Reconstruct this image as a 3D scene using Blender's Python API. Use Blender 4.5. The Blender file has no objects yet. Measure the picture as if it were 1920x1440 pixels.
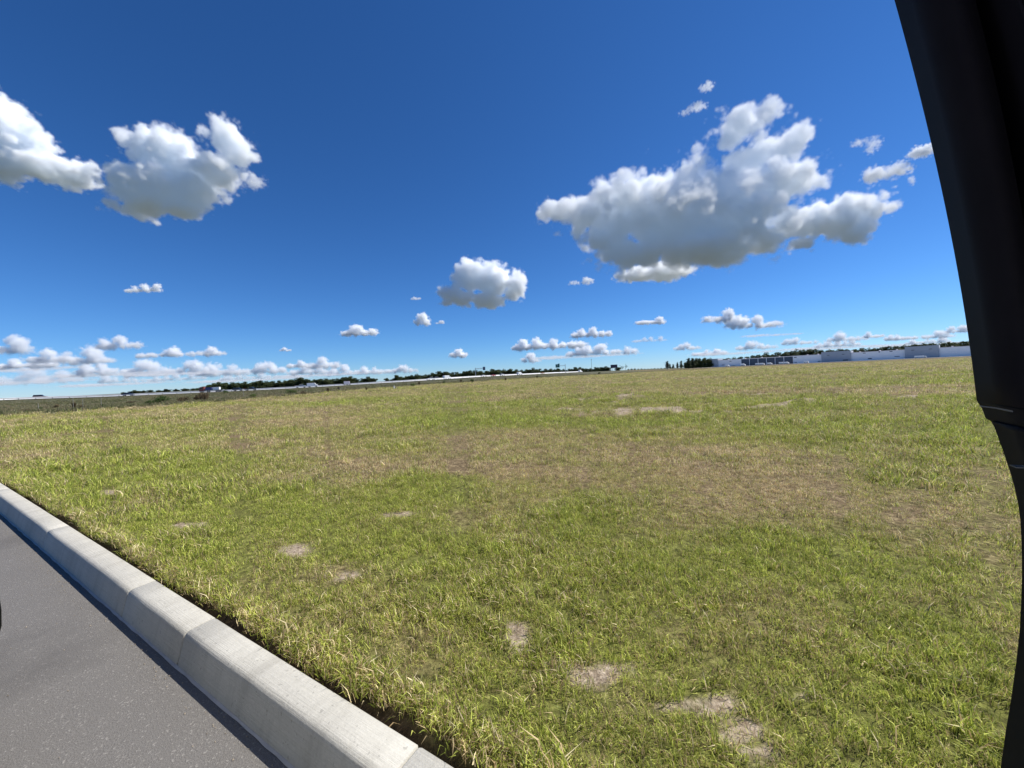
import bpy, bmesh, math, random
import numpy as np
from mathutils import Vector, Matrix

random.seed(7)
rng = np.random.default_rng(11)
sc = bpy.context.scene
C = sc.collection
R = math.radians

# ------------------------------------------------------------------ camera
CAM = Vector((0.0, 0.0, 1.35))
FPX = 721.0                       # focal length in pixels of the 1920 x 1440 photograph
PITCH, ROLL = R(-1.298), R(2.645)
FWD = Vector((0, math.cos(PITCH), math.sin(PITCH)))
UP0 = Vector((0, -math.sin(PITCH), math.cos(PITCH)))
RGT = math.cos(ROLL) * Vector((1, 0, 0)) - math.sin(ROLL) * UP0
UPV = math.sin(ROLL) * Vector((1, 0, 0)) + math.cos(ROLL) * UP0
cam_d = bpy.data.cameras.new('camera')
cam = bpy.data.objects.new('camera', cam_d); C.objects.link(cam)
m = Matrix((RGT, UPV, -FWD)).transposed().to_4x4(); m.translation = CAM
cam.matrix_world = m
cam_d.sensor_fit = 'HORIZONTAL'; cam_d.sensor_width = 36.0
cam_d.lens = 36.0 * FPX / 1920.0
cam_d.clip_start = 0.02; cam_d.clip_end = 120000
sc.camera = cam

# ------------------------------------------------------------------ sky, sun, exposure
SUN_AZ = math.atan2(0.966, 0.259)      # clockwise from the +Y axis
SUN_EL = R(50)
SUN_DIR = Vector((math.sin(SUN_AZ) * math.cos(SUN_EL), math.cos(SUN_AZ) * math.cos(SUN_EL), math.sin(SUN_EL)))
w = bpy.data.worlds.new('World'); sc.world = w; w.use_nodes = True
nt = w.node_tree; nt.nodes.clear()
sky = nt.nodes.new('ShaderNodeTexSky'); sky.sky_type = 'NISHITA'; sky.sun_disc = False
sky.sun_elevation = SUN_EL; sky.sun_rotation = SUN_AZ
sky.air_density = 0.8; sky.dust_density = 0.0; sky.ozone_density = 8.0; sky.altitude = 0
# one even grade over the whole sky (deep phone-camera blue): a power and a gain per channel
se_ = nt.nodes.new('ShaderNodeSeparateColor'); co_ = nt.nodes.new('ShaderNodeCombineColor'); nt.links.new(sky.outputs[0], se_.inputs[0])
for i, (pw, gain) in enumerate(((1.26, 0.385), (1.087, 0.645), (1.025, 0.905))):
    a = nt.nodes.new('ShaderNodeMath'); a.operation = 'POWER'; a.inputs[1].default_value = pw; nt.links.new(se_.outputs[i], a.inputs[0])
    b = nt.nodes.new('ShaderNodeMath'); b.operation = 'MULTIPLY'; b.inputs[1].default_value = gain; nt.links.new(a.outputs[0], b.inputs[0]); nt.links.new(b.outputs[0], co_.inputs[i])
bg = nt.nodes.new('ShaderNodeBackground'); bg.inputs['Strength'].default_value = 0.10
wo = nt.nodes.new('ShaderNodeOutputWorld')
nt.links.new(co_.outputs[0], bg.inputs['Color']); nt.links.new(bg.outputs[0], wo.inputs['Surface'])
sun_d = bpy.data.lights.new('sun', 'SUN'); sun_d.energy = 5.0; sun_d.angle = R(0.53); sun_d.color = (1.0, 0.955, 0.88)
sun = bpy.data.objects.new('sun', sun_d); C.objects.link(sun)
sun.rotation_euler = SUN_DIR.to_track_quat('Z', 'Y').to_euler()
sc.view_settings.view_transform = 'Standard'; sc.view_settings.look = 'None'
sc.view_settings.gamma = 1.0; sc.view_settings.exposure = 0.4; sc.view_settings.use_curve_mapping = False
sc.render.engine = 'CYCLES'
cy = sc.cycles
cy.use_denoising = True; cy.denoiser = 'OPENIMAGEDENOISE'
cy.max_bounces = 48; cy.diffuse_bounces = 3; cy.glossy_bounces = 3; cy.transmission_bounces = 4
cy.transparent_max_bounces = 8; cy.volume_bounces = 48; cy.volume_step_rate = 2.5; cy.volume_max_steps = 512
cy.caustics_reflective = False; cy.caustics_refractive = False

# ------------------------------------------------------------------ helpers
def ray(px, py):
    """direction of a photograph pixel (1920 x 1440)"""
    return (RGT * (px - 960) + UPV * (720 - py) + FWD * FPX)
def at_depth(px, py, depth):
    r = ray(px, py); return CAM + r * (depth / r.y)
def on_z(px, py, z):
    r = ray(px, py); return CAM + r * ((z - CAM.z) / r.z)
def tag(o, label=None, cat=None, group=None, kind=None):
    if label: o['label'] = label
    if cat: o['category'] = cat
    if group: o['group'] = group
    if kind: o['kind'] = kind
    return o


NV = np.array([0.51733, 0.85578]); DV = np.array([0.85578, -0.51733])   # across and along the kerb
def sn(s_, n_, z=0.0):
    return Vector((DV[0] * s_ + NV[0] * n_, DV[1] * s_ + NV[1] * n_, z))

def _hash(ix, iy, seed):
    h = (ix.astype(np.int64) * 374761393 + iy.astype(np.int64) * 668265263 + seed * 974634777) & 0x7fffffff
    h = ((h ^ (h >> 13)) * 1274126177) & 0x7fffffff
    return ((h ^ (h >> 16)) & 0xffff) / 65535.0
def vnoise(x, y, seed=0):
    x = np.asarray(x, float); y = np.asarray(y, float)
    ix = np.floor(x); iy = np.floor(y); fx = x - ix; fy = y - iy
    fx = fx * fx * (3 - 2 * fx); fy = fy * fy * (3 - 2 * fy)
    a = _hash(ix, iy, seed); b = _hash(ix + 1, iy, seed); c = _hash(ix, iy + 1, seed); d = _hash(ix + 1, iy + 1, seed)
    return (a + (b - a) * fx) * (1 - fy) + (c + (d - c) * fx) * fy
def fbm(x, y, seed=0, o=4):
    v = 0; a = 1; t = 0
    for k in range(o):
        v = v + a * (vnoise(x * 2 ** k + 13.7 * k, y * 2 ** k - 7.3 * k, seed + k) - 0.5); t += a; a *= 0.55
    return v / t * 2          # about -1 .. 1
def sstep(a, b, x):
    t = np.clip((x - a) / (b - a), 0, 1); return t * t * (3 - 2 * t)

class Mat:
    """small node helper"""
    def __init__(self, name):
        self.m = bpy.data.materials.new(name); self.m.use_nodes = True
        self.t = self.m.node_tree; self.t.nodes.clear()
        self.out = self.t.nodes.new('ShaderNodeOutputMaterial')
    def n(self, typ, **kw):
        x = self.t.nodes.new(typ)
        for k, v in kw.items():
            if k in x.inputs: x.inputs[k].default_value = v
            else: setattr(x, k, v)
        return x
    def l(self, a, b): self.t.links.new(a, b)
    def bsdf(self, rough=0.8, spec=0.3, **kw):
        b = self.n('ShaderNodeBsdfPrincipled'); b.inputs['Roughness'].default_value = rough
        b.inputs['Specular IOR Level'].default_value = spec
        for k, v in kw.items(): b.inputs[k].default_value = v
        return b
    def noise(self, scale, detail=4, rough=0.55, vec=None):
        x = self.n('ShaderNodeTexNoise'); x.inputs['Scale'].default_value = scale; x.inputs['Detail'].default_value = detail; x.inputs['Roughness'].default_value = rough
        if vec is not None: self.l(vec, x.inputs['Vector'])
        return x.outputs[0]
    def ramp(self, f, stops):
        r = self.n('ShaderNodeValToRGB'); e = r.color_ramp.elements
        while len(e) < len(stops): e.new(0.5)
        for q, (p, c) in zip(e, stops): q.position = p; q.color = (*c, 1)
        self.l(f, r.inputs[0]); return r.outputs[0]
    def mix(self, f, a, b, mode='MIX'):
        x = self.n('ShaderNodeMix'); x.data_type = 'RGBA'; x.blend_type = mode
        for s_, v in ((x.inputs[0], f), (x.inputs[6], a), (x.inputs[7], b)):
            if hasattr(v, 'is_output'): self.l(v, s_)
            else: s_.default_value = v if isinstance(v, (int, float)) else (*v, 1)
        return x.outputs[2]
    def math(self, op, a, b=None):
        x = self.n('ShaderNodeMath'); x.operation = op
        for i, v in enumerate((a, b)):
            if v is None: continue
            if hasattr(v, 'is_output'): self.l(v, x.inputs[i])
            else: x.inputs[i].default_value = v
        return x.outputs[0]
    def attr(self, name, typ='GEOMETRY'):
        x = self.n('ShaderNodeAttribute'); x.attribute_name = name; x.attribute_type = typ; return x.outputs['Fac']
    def pos(self): return self.n('ShaderNodeNewGeometry').outputs['Position']
    def objco(self): return self.n('ShaderNodeTexCoord').outputs['Object']
    def bump(self, h, strength, dist):
        x = self.n('ShaderNodeBump'); x.inputs['Strength'].default_value = strength; x.inputs['Distance'].default_value = dist
        self.l(h, x.inputs['Height']); return x.outputs[0]
    def done(self, sh): self.l(sh.outputs[0], self.out.inputs['Surface']); return self.m

def plain(name, col, rough=0.6, spec=0.4, metal=0.0, var=0.12, scale=1.5):
    M = Mat(name); b = M.bsdf(rough, spec, Metallic=metal)
    f = M.noise(scale, 4, 0.6, M.objco())
    lo = tuple(c * (1 - var) for c in col); hi = tuple(min(1, c * (1 + var)) for c in col)
    M.l(M.ramp(f, [(0.3, lo), (0.7, hi)]), b.inputs['Base Color'])
    return M.done(b)

def mesh_obj(name, verts, faces, mat=None, parent=None, smooth=False):
    me = bpy.data.meshes.new(name); me.from_pydata([tuple(v) for v in verts], [], faces); me.update()
    if mat: me.materials.append(mat)
    if smooth: me.polygons.foreach_set('use_smooth', [True] * len(me.polygons))
    o = bpy.data.objects.new(name, me); C.objects.link(o)
    if parent: o.parent = parent
    return o
def bm_obj(name, bm, mat=None, parent=None, smooth=False):
    me = bpy.data.meshes.new(name); bm.normal_update(); bm.to_mesh(me); bm.free()
    if mat: me.materials.append(mat)
    if smooth: me.polygons.foreach_set('use_smooth', [True] * len(me.polygons))
    o = bpy.data.objects.new(name, me); C.objects.link(o)
    if parent: o.parent = parent
    return o
def add_box(bm, c, s, rot=None):
    r = bmesh.ops.create_cube(bm, size=1.0)['verts']
    M4 = Matrix.Translation(c) @ (rot if rot else Matrix.Identity(4)) @ Matrix.Diagonal((*s, 1))
    bmesh.ops.transform(bm, matrix=M4, verts=r); return r
def add_cyl(bm, a, b, r1, r2=None, seg=8):
    a = Vector(a); b = Vector(b); d = b - a
    r = bmesh.ops.create_cone(bm, cap_ends=True, segments=seg, radius1=r1, radius2=r1 if r2 is None else r2, depth=d.length)['verts']
    bmesh.ops.transform(bm, matrix=Matrix.Translation((a + b) / 2) @ d.to_track_quat('Z', 'Y').to_matrix().to_4x4(), verts=r)
def add_prism(bm, prof, y0, y1, inset=0.0):
    """profile in XZ extruded along Y"""
    n = len(prof)
    f = [bm.verts.new((x, y0, z)) for x, z in prof]; g = [bm.verts.new((x, y1, z)) for x, z in prof]
    bm.faces.new(f); bm.faces.new(g[::-1])
    for i in range(n): bm.faces.new((f[i], g[i], g[(i + 1) % n], f[(i + 1) % n]))
def empty(name, loc, rz=0.0):
    o = bpy.data.objects.new(name, None); C.objects.link(o); o.location = loc; o.rotation_euler = (0, 0, rz); o.empty_display_size = 0.2
    return o
def copy_tree(o, parent=None):
    c = o.copy(); C.objects.link(c); c.parent = parent
    for ch in list(o.children): copy_tree(ch, c)
    return c

# ------------------------------------------------------------------ highway line (read off the photograph, depth from vehicle size)
HP = np.array([-500, -200, 0, 100, 200, 300, 400, 500, 600, 700, 780, 840, 900, 1000, 1040, 1094, 1160, 1230])
HD = np.array([110, 150, 178, 187, 195, 203, 210, 217, 226, 236, 247, 264, 292, 350, 390, 450, 620, 900])
HT = np.array([0, 0, 1.5, 0.4, -1.5, -2.0, -2.4, -2.6, -2.0, -0.6, 0.3, 1.4, 2.2, 2.0, 2.0, 1.6, 1.0, 0.5])   # barrier top above the horizon, px
def horizon(px): return 748 - 0.0462 * px
def hw_top(px):
    """point on the top of the median barrier"""
    d = float(np.interp(px, HP, HD)); t = float(np.interp(px, HP, HT))
    return at_depth(px, horizon(px) - t, d)
_hx = np.linspace(-500, 1230, 174)
HW = np.array([hw_top(p) for p in _hx]); HW[:, 2] -= 0.85
for _ in range(6):
    HW[1:-1] = (HW[:-2] + HW[1:-1] * 2 + HW[2:]) / 4
# resample evenly
_seg = np.r_[0, np.cumsum(np.linalg.norm(np.diff(HW[:, :2], axis=0), axis=1))]
_t = np.arange(0, _seg[-1], 6.0)
HW = np.stack([np.interp(_t, _seg, HW[:, k]) for k in range(3)], 1)
HT_ = np.gradient(HW[:, :2], axis=0); HT_ /= np.linalg.norm(HT_, axis=1)[:, None]
HN_ = np.stack([HT_[:, 1], -HT_[:, 0]], 1)            # towards the camera side
def hw_at(px, off):
    """point on the highway surface seen in column px, off metres towards the camera from the barrier; and heading"""
    L = np.c_[HW[:, :2] + HN_ * off]
    r = ray(px, horizon(px)); az = math.atan2(r.x, r.y)
    a = np.arctan2(L[:, 0], L[:, 1]); k = int(np.argmin(np.abs(a - az)))
    return Vector((L[k, 0], L[k, 1], HW[k, 2])), math.atan2(HT_[k, 1], HT_[k, 0])

# ------------------------------------------------------------------ terrain
EDGE = np.array([(-75, 41), (-48, 33), (-35, 26.5), (-26.5, 34), (-24, 49), (-18, 75), (-9, 114), (29, 149), (79, 202), (190, 330), (300, 460), (420, 700)], float)
def edge_sd(x, y):
    """signed distance to the edge of the mown field (positive inside it)"""
    best = np.full(np.shape(x), 1e9); sg = np.zeros(np.shape(x))
    for (ax, ay), (bx, by) in zip(EDGE[:-1], EDGE[1:]):
        dx, dy = bx - ax, by - ay; L2 = dx * dx + dy * dy
        t = np.clip(((x - ax) * dx + (y - ay) * dy) / L2, 0, 1)
        d = np.hypot(x - ax - t * dx, y - ay - t * dy)
        c = (dx * (y - ay) - dy * (x - ax))
        u = d < best; best = np.where(u, d, best); sg = np.where(u, np.where(c < 0, 1, -1), sg)
    return best * sg
def P(px, py, z=0.14):
    v = on_z(px, py, z); return (v.x, v.y)
# bare sandy places: px, py, half width px, half height px (photograph), mound height
SAND = [(553, 1030, 32, 10, .02), (655, 1078, 20, 7, .0), (750, 962, 27, 5, .02), (964, 1192, 26, 26, .01), (1125, 1258, 50, 17, .0), (1335, 1318, 40, 18, .0), (1385, 1362, 44, 20, .0), (1425, 1400, 30, 11, 0), (1262, 1318, 26, 6, 0), (1060, 1240, 24, 7, 0), (1500, 1300, 18, 8, 0),
        (350, 985, 34, 5, .0), (105, 888, 30, 2, .0), (210, 925, 30, 3, 0), (1210, 768, 130, 5, .03), (1440, 763, 80, 3, .02), (1190, 774, 85, 5, .16), (1280, 771, 48, 3.5, .12), (1110, 777, 26, 3, .10), (1100, 750, 26, 3.5, .30), (1185, 747, 28, 5, .36), (1140, 757, 24, 2.5, .2), (1060, 769, 26, 3, .10), (930, 764, 20, 2, .06),
        (1425, 740, 30, 2.5, .22), (1490, 758, 48, 2.2, .20), (1360, 771, 12, 2.5, .10), (1700, 745, 28, 2.5, .16), (1640, 772, 24, 2, .12), (1805, 745, 18, 2.5, .16), (1640, 750, 22, 1.6, .10), (1790, 840, 30, 2.5, .03), (740, 742, 12, 1.2, 0)]
NEARS = sum(1 for q in SAND if q[1] > 800)
SAND.sort(key=lambda q: -q[1])
def patch(lst):
    o = []
    for px, py, hw, hh, *k in lst:
        c = np.array(P(px, py)); a = np.array(P(px + hw, py - hw * 0.0462)); b = np.array(P(px, py - hh))
        o.append((c, (a - c), (b - c), k))
    return o
SANDP = patch(SAND)
GREENP = patch([(1500, 800, 260, 24), (1250, 788, 120, 14), (300, 868, 120, 16), (480, 975, 120, 35), (800, 915, 90, 22), (1080, 965, 90, 30), (1450, 1035, 220, 35), (1660, 1075, 120, 26), (1800, 800, 90, 40), (850, 790, 120, 12), (1700, 880, 120, 30), (100, 905, 70, 30), (330, 1020, 80, 40), (760, 1035, 140, 25), (1750, 1230, 90, 70)])
BROWNP = patch([(720, 862, 200, 26), (1000, 890, 160, 30), (1500, 925, 240, 34), (1750, 960, 120, 28), (1250, 860, 140, 22), (430, 838, 120, 12), (80, 860, 60, 10), (520, 1010, 60, 20), (640, 1060, 70, 18), (1180, 1330, 80, 40), (300, 940, 70, 14)])
def pfield(lst, x, y, p=1.0, col=None):
    v = np.zeros(np.shape(x))
    for c, a, b, k in lst:
        M2 = np.linalg.inv(np.array([a, b]).T)
        u = M2[0, 0] * (x - c[0]) + M2[0, 1] * (y - c[1]); t = M2[1, 0] * (x - c[0]) + M2[1, 1] * (y - c[1])
        g = np.exp(-np.minimum((u * u + t * t) * p, 40)); g = g * (k[col] if col is not None else 1.0)
        v = np.maximum(v, g)
    return v
def fields(x, y):
    r = np.hypot(x, y)
    wx = x + 0.05 * np.clip(r / 2.2, 0.6, 5) * fbm(x / 0.3, y / 0.3, 91, 3); wy = y + 0.05 * np.clip(r / 2.2, 0.6, 5) * fbm(x / 0.3, y / 0.3, 95, 3)
    sand = np.maximum(pfield(SANDP[:NEARS], wx, wy, 0.55), 0.62 * pfield(SANDP[NEARS:], x, y, 0.55))
    sc_ = np.clip(r / 6, 0.6, 6)
    br = 0.7 * fbm(x / 0.16 / sc_ + 3, y / 0.16 / sc_, 41, 4) + 0.6 * fbm(x / 0.05 / sc_, y / 0.05 / sc_, 43, 3)
    sand = sstep(0.30, 0.62, sand * (1 + 0.75 * br) + 0.10 * br)
    s_ = x * DV[0] + y * DV[1]; n_ = x * NV[0] + y * NV[1]
    dry = 0.47 + 0.72 * fbm(s_ / 5.5, n_ / 2.2, 5, 4) + 0.32 * fbm(x / 0.42, y / 0.42, 9, 4) + pfield(BROWNP, x, y, 0.6) * (0.40 + 0.75 * fbm(s_ / 1.6, n_ / 0.7, 81, 4)) - 0.65 * pfield(GREENP, x, y, 0.7)
    dry = dry + 0.16 * sstep(20, 60, r) + 0.20 * fbm(x / 7.0, y / 0.55, 87, 3) * sstep(4, 9, r) * sstep(60, 25, r) + 0.22 * fbm(x / 1.6, y / 1.6, 71, 3) * sstep(3, 9, r)
    dry = np.clip(dry, 0, 1)
    return sand, dry
def terrain(x, y):
    x = np.asarray(x, float); y = np.asarray(y, float)
    r = np.hypot(x, y); n_ = x * NV[0] + y * NV[1]
    z = 0.135 + (0.012 + 0.022 * sstep(4, 14, r)) * fbm(x / 0.45, y / 0.45, 21, 3) * sstep(0.9, 1.5, n_) + 0.05 * sstep(7, 20, r) * fbm(x / 1.3, y / 1.3, 27, 3) + 0.05 * fbm(x / 5, y / 5, 22, 3) * sstep(2, 10, r) + 0.16 * fbm(x / 35, y / 35, 23, 3) * sstep(15, 60, r)
    z = z - 0.065 * (1 - sstep(0.915, 0.985, n_))                         # eroded strip behind the kerb
    z = z - 0.9 * sstep(70, 420, r)
    z = z + pfield(SANDP, x, y, 0.5, 0) * (0.35 + 0.9 * fbm(x / 0.45, y / 0.45, 25, 4))
    sd = edge_sd(x, y)
    z = z - 0.55 * sstep(0, 9, -sd) * sstep(400, 250, r)
    near = (y > 60) & (x > -800) & (x < 420) & (y < 1100)
    if np.any(near):
        xs, ys = x[near], y[near]; d = np.full(xs.shape, 1e9); zz = np.zeros(xs.shape)
        for k in range(0, len(HW), 2):
            q = np.hypot(xs - HW[k, 0], ys - HW[k, 1]); u = q < d; d = np.where(u, q, d); zz = np.where(u, HW[k, 2], zz)
        wv = sstep(62, 20, d); z2 = z[near]; z[near] = z2 * (1 - wv) + (zz - 0.3 - 0.0 * d) * wv
    return z

def axis(lo, hi, c, d0, g):
    a = [c]; 
    while a[-1] < hi: a.append(a[-1] + max(d0, g * (a[-1] - c)))
    b = [c]
    while b[-1] > lo: b.append(b[-1] - max(d0, g * (c - b[-1])))
    return np.array(b[:0:-1] + a)

# ------------------------------------------------------------------ ground sheet
def ground_mat():
    M = Mat('field_ground'); b = M.bsdf(0.95, 0.1); p = M.pos()
    sand, dry, mown = M.attr('sand'), M.attr('dry'), M.attr('mown')
    n1 = M.noise(26, 5, 0.65, p); n2 = M.noise(4.5, 4, 0.6, p); n3 = M.noise(0.35, 4, 0.6, p)
    thatch = M.ramp(n1, [(0.32, (0.055, 0.038, 0.022)), (0.55, (0.20, 0.148, 0.082)), (0.75, (0.44, 0.355, 0.20))])
    green = M.ramp(n1, [(0.32, (0.050, 0.048, 0.016)), (0.58, (0.17, 0.175, 0.045)), (0.8, (0.34, 0.35, 0.10))])
    f = M.math('ADD', dry, M.math('MULTIPLY', M.math('SUBTRACT', n2, 0.5), 0.9))
    fr = M.n('ShaderNodeMapRange'); fr.inputs['From Min'].default_value = 0.25; fr.inputs['From Max'].default_value = 0.75; M.l(f, fr.inputs['Value'])
    lawn = M.mix(fr.outputs[0], green, thatch)
    rough_ = M.ramp(n3, [(0.3, (0.075, 0.080, 0.045)), (0.5, (0.10, 0.10, 0.062)), (0.7, (0.145, 0.135, 0.09))])
    col = M.mix(mown, rough_, lawn)
    sandc = M.ramp(M.noise(40, 6, 0.7, p), [(0.32, (0.10, 0.072, 0.048)), (0.49, (0.31, 0.245, 0.175)), (0.72, (0.54, 0.455, 0.35))])
    col = M.mix(sand, col, sandc)
    soil = M.ramp(n1, [(0.3, (0.035, 0.024, 0.015)), (0.7, (0.10, 0.07, 0.045))])
    col = M.mix(M.attr('soil'), col, soil)
    M.l(col, b.inputs['Base Color'])
    M.l(M.bump(M.math('ADD', n1, M.math('MULTIPLY', n2, 1.5)), 0.7, 0.03), b.inputs['Normal'])
    return M.done(b)
GM = ground_mat()
def sheet(name, sa, na, mat):
    S, N_ = np.meshgrid(sa, na, indexing='xy'); x = (DV[0] * S + NV[0] * N_).ravel(); y = (DV[1] * S + NV[1] * N_).ravel()
    z = terrain(x, y); sd = edge_sd(x, y)
    sand, dry = fields(x, y)
    mown = sstep(-0.4, 0.4, sd + 1.2 * fbm(x / 4, y / 4, 33, 3)); mown = mown * sstep(950, 700, np.hypot(x, y)); mown = np.where((x > 60) & (y < 600), np.maximum(mown, sstep(40, 90, x - 0.2 * y) * sstep(950, 700, np.hypot(x, y))), mown)
    soil = 1 - sstep(0.93, 1.01, N_.ravel() + 0.04 * fbm(x / 0.3, y / 0.3, 35, 3)); soil = soil * (N_.ravel() > 0)
    nx, ny = len(sa), len(na)
    i = np.arange(nx * ny).reshape(ny, nx)
    q = np.stack([i[:-1, :-1], i[:-1, 1:], i[1:, 1:], i[1:, :-1]], -1).reshape(-1, 4)
    me = bpy.data.meshes.new(name)
    me.vertices.add(nx * ny); me.vertices.foreach_set('co', np.stack([x, y, z], 1).astype(np.float32).ravel())
    me.loops.add(q.size); me.loops.foreach_set('vertex_index', q.ravel().astype(np.int32))
    me.polygons.add(len(q)); me.polygons.foreach_set('loop_start', np.arange(0, q.size, 4, dtype=np.int32))
    me.polygons.foreach_set('use_smooth', np.ones(len(q), bool)); me.update(calc_edges=True)
    for nm, v in (('sand', sand), ('dry', dry), ('mown', mown), ('soil', soil)):
        a = me.attributes.new(nm, 'FLOAT', 'POINT'); a.data.foreach_set('value', v.astype(np.float32))
    me.materials.append(mat)
    o = bpy.data.objects.new(name, me); C.objects.link(o); tag(o, kind='structure'); return o
K_BOT, K_TOP, K_BACK, K_H = 0.705, 0.742, 0.878, 0.150
na = axis(K_BACK - 0.02, 6000, K_BACK - 0.02, 0.035, 0.025); na = na[na >= K_BACK - 0.02]
sheet('ground', axis(-6000, 6000, -0.6, 0.04, 0.026), na, GM)
o = mesh_obj('verge', [sn(-6000, -7.4, 0.05), sn(6000, -7.4, 0.05), sn(6000, -6000, 0.05), sn(-6000, -6000, 0.05)], [(0, 3, 2, 1)], plain('verge_grass', (0.10, 0.105, 0.06), 0.95, 0.1, scale=0.8)); tag(o, kind='structure')

# ------------------------------------------------------------------ asphalt road
def asphalt():
    M = Mat('asphalt'); b = M.bsdf(0.85, 0.35); p = M.pos()
    n1 = M.noise(260, 3, 0.7, p); n2 = M.noise(3.0, 5, 0.6, p); n3 = M.noise(0.7, 3, 0.5, p)
    v = M.n('ShaderNodeTexVoronoi'); v.inputs['Scale'].default_value = 170; M.l(p, v.inputs['Vector'])
    c = M.ramp(n1, [(0.3, (0.105, 0.098, 0.090)), (0.5, (0.150, 0.141, 0.130)), (0.72, (0.225, 0.212, 0.195))])
    chips = M.math('GREATER_THAN', v.outputs['Color'], 0.86)
    c = M.mix(M.math('MULTIPLY', chips, 0.42), c, (0.36, 0.34, 0.31))
    c = M.mix(M.math('MULTIPLY', M.math('SUBTRACT', n2, 0.35), 0.6), c, M.mix(0.5, c, (0.08, 0.075, 0.07)))
    st = M.n('ShaderNodeMapRange'); st.inputs['From Min'].default_value = 0.56; st.inputs['From Max'].default_value = 0.72; M.l(M.noise(0.9, 4, 0.62, p), st.inputs['Value'])
    c = M.mix(M.math('MULTIPLY', st.outputs[0], 0.5), c, (0.075, 0.070, 0.066))
    M.l(c, b.inputs['Base Color'])
    M.l(M.bump(M.math('ADD', n1, v.outputs['Distance']), 0.55, 0.004), b.inputs['Normal'])
    return M.done(b)
AS = asphalt()
xs = axis(-900, 900, -1.0, 0.5, 0.1)
vv = []; ff = []
for s_ in xs:
    for n_, z in ((-7.4, -0.02), (-3.5, 0.05), (0.0, 0.012), (K_BOT + 0.03, 0.0)): vv.append(sn(s_, n_, z))
for i in range(len(xs) - 1):
    for k in range(3): ff.append((4 * i + k, 4 * i + 4 + k, 4 * i + 5 + k, 4 * i + 1 + k))
tag(mesh_obj('road', vv, ff, AS, smooth=True), kind='structure')

# ------------------------------------------------------------------ kerb: cast sections with open joints
def concrete(name, lo, hi):
    M = Mat(name); b = M.bsdf(0.88, 0.25); p = M.pos()
    n1 = M.noise(90, 5, 0.7, p); n2 = M.noise(2.2, 5, 0.6, p)
    mp = M.n('ShaderNodeMapping'); mp.inputs['Rotation'].default_value = (0, 0, -math.atan2(DV[1], DV[0])); M.l(p, mp.inputs['Vector'])
    m2 = M.n('ShaderNodeVectorMath', operation='MULTIPLY'); m2.inputs[1].default_value = (1.2, 60, 60); M.l(mp.outputs[0], m2.inputs[0])
    n3 = M.noise(3.0, 3, 0.6, m2.outputs[0])                 # trowel lines along the kerb
    f = M.math('ADD', M.math('MULTIPLY', n1, 0.35), M.math('ADD', M.math('MULTIPLY', n2, 0.4), M.math('MULTIPLY', n3, 0.25)))
    c = M.ramp(f, [(0.32, lo), (0.5, tuple((a + q) / 2 for a, q in zip(lo, hi))), (0.66, hi)])
    pits = M.math('GREATER_THAN', M.noise(55, 1, 0.5, p), 0.715)
    c = M.mix(M.math('MULTIPLY', pits, 0.4), c, tuple(v * 0.5 for v in lo))
    m3 = M.n('ShaderNodeVectorMath', operation='MULTIPLY'); m3.inputs[1].default_value = (5.0, 0.7, 0.7); M.l(mp.outputs[0], m3.inputs[0])
    dr = M.n('ShaderNodeMapRange'); dr.inputs['From Min'].default_value = 0.50; dr.inputs['From Max'].default_value = 0.78; M.l(M.noise(1.6, 5, 0.65, m3.outputs[0]), dr.inputs['Value'])
    c = M.mix(M.math('MULTIPLY', dr.outputs[0], 0.45), c, (0.20, 0.185, 0.155))          # run-off stains across the kerb
    c = M.mix(M.math('MULTIPLY', M.math('GREATER_THAN', M.noise(7.5, 4, 0.7, p), 0.70), 0.35), c, (0.24, 0.22, 0.185))
    M.l(c, b.inputs['Base Color']); M.l(M.bump(M.math('ADD', n1, n3), 0.5, 0.005), b.inputs['Normal'])
    return M.done(b)
KM = concrete('kerb_concrete', (0.36, 0.345, 0.30), (0.53, 0.51, 0.45)); LIME = plain('lime_edge', (0.42, 0.40, 0.37), 0.9, 0.2, scale=9)
kerb = empty('kerb', sn(-2, K_TOP, 0)); tag(kerb, kind='structure')
def kerb_profile():
    pr = [(K_BOT - 0.002, -0.06), (K_BOT, 0.0)]
    rr = 0.032; cx, cz = K_TOP + rr - 0.004, K_H - rr
    for k in range(7):
        a = math.radians(172 - k * 82 / 6); pr.append((cx + rr * math.cos(a), cz + rr * math.sin(a)))
    pr += [(K_BACK - 0.012, K_H + 0.001), (K_BACK, K_H - 0.010), (K_BACK, -0.06)]
    return pr
KP = kerb_profile()
joints = [6.6, 3.6, 0.62, -0.95, -2.42, -3.25, -5.4, -8.45, -11.5, -14.5, -17.6, -20.6, -23.7, -26.7, -29.8, -32.8, -35.9, -39, -42, -60, -90, -140, -220, -400, -900]
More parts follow.
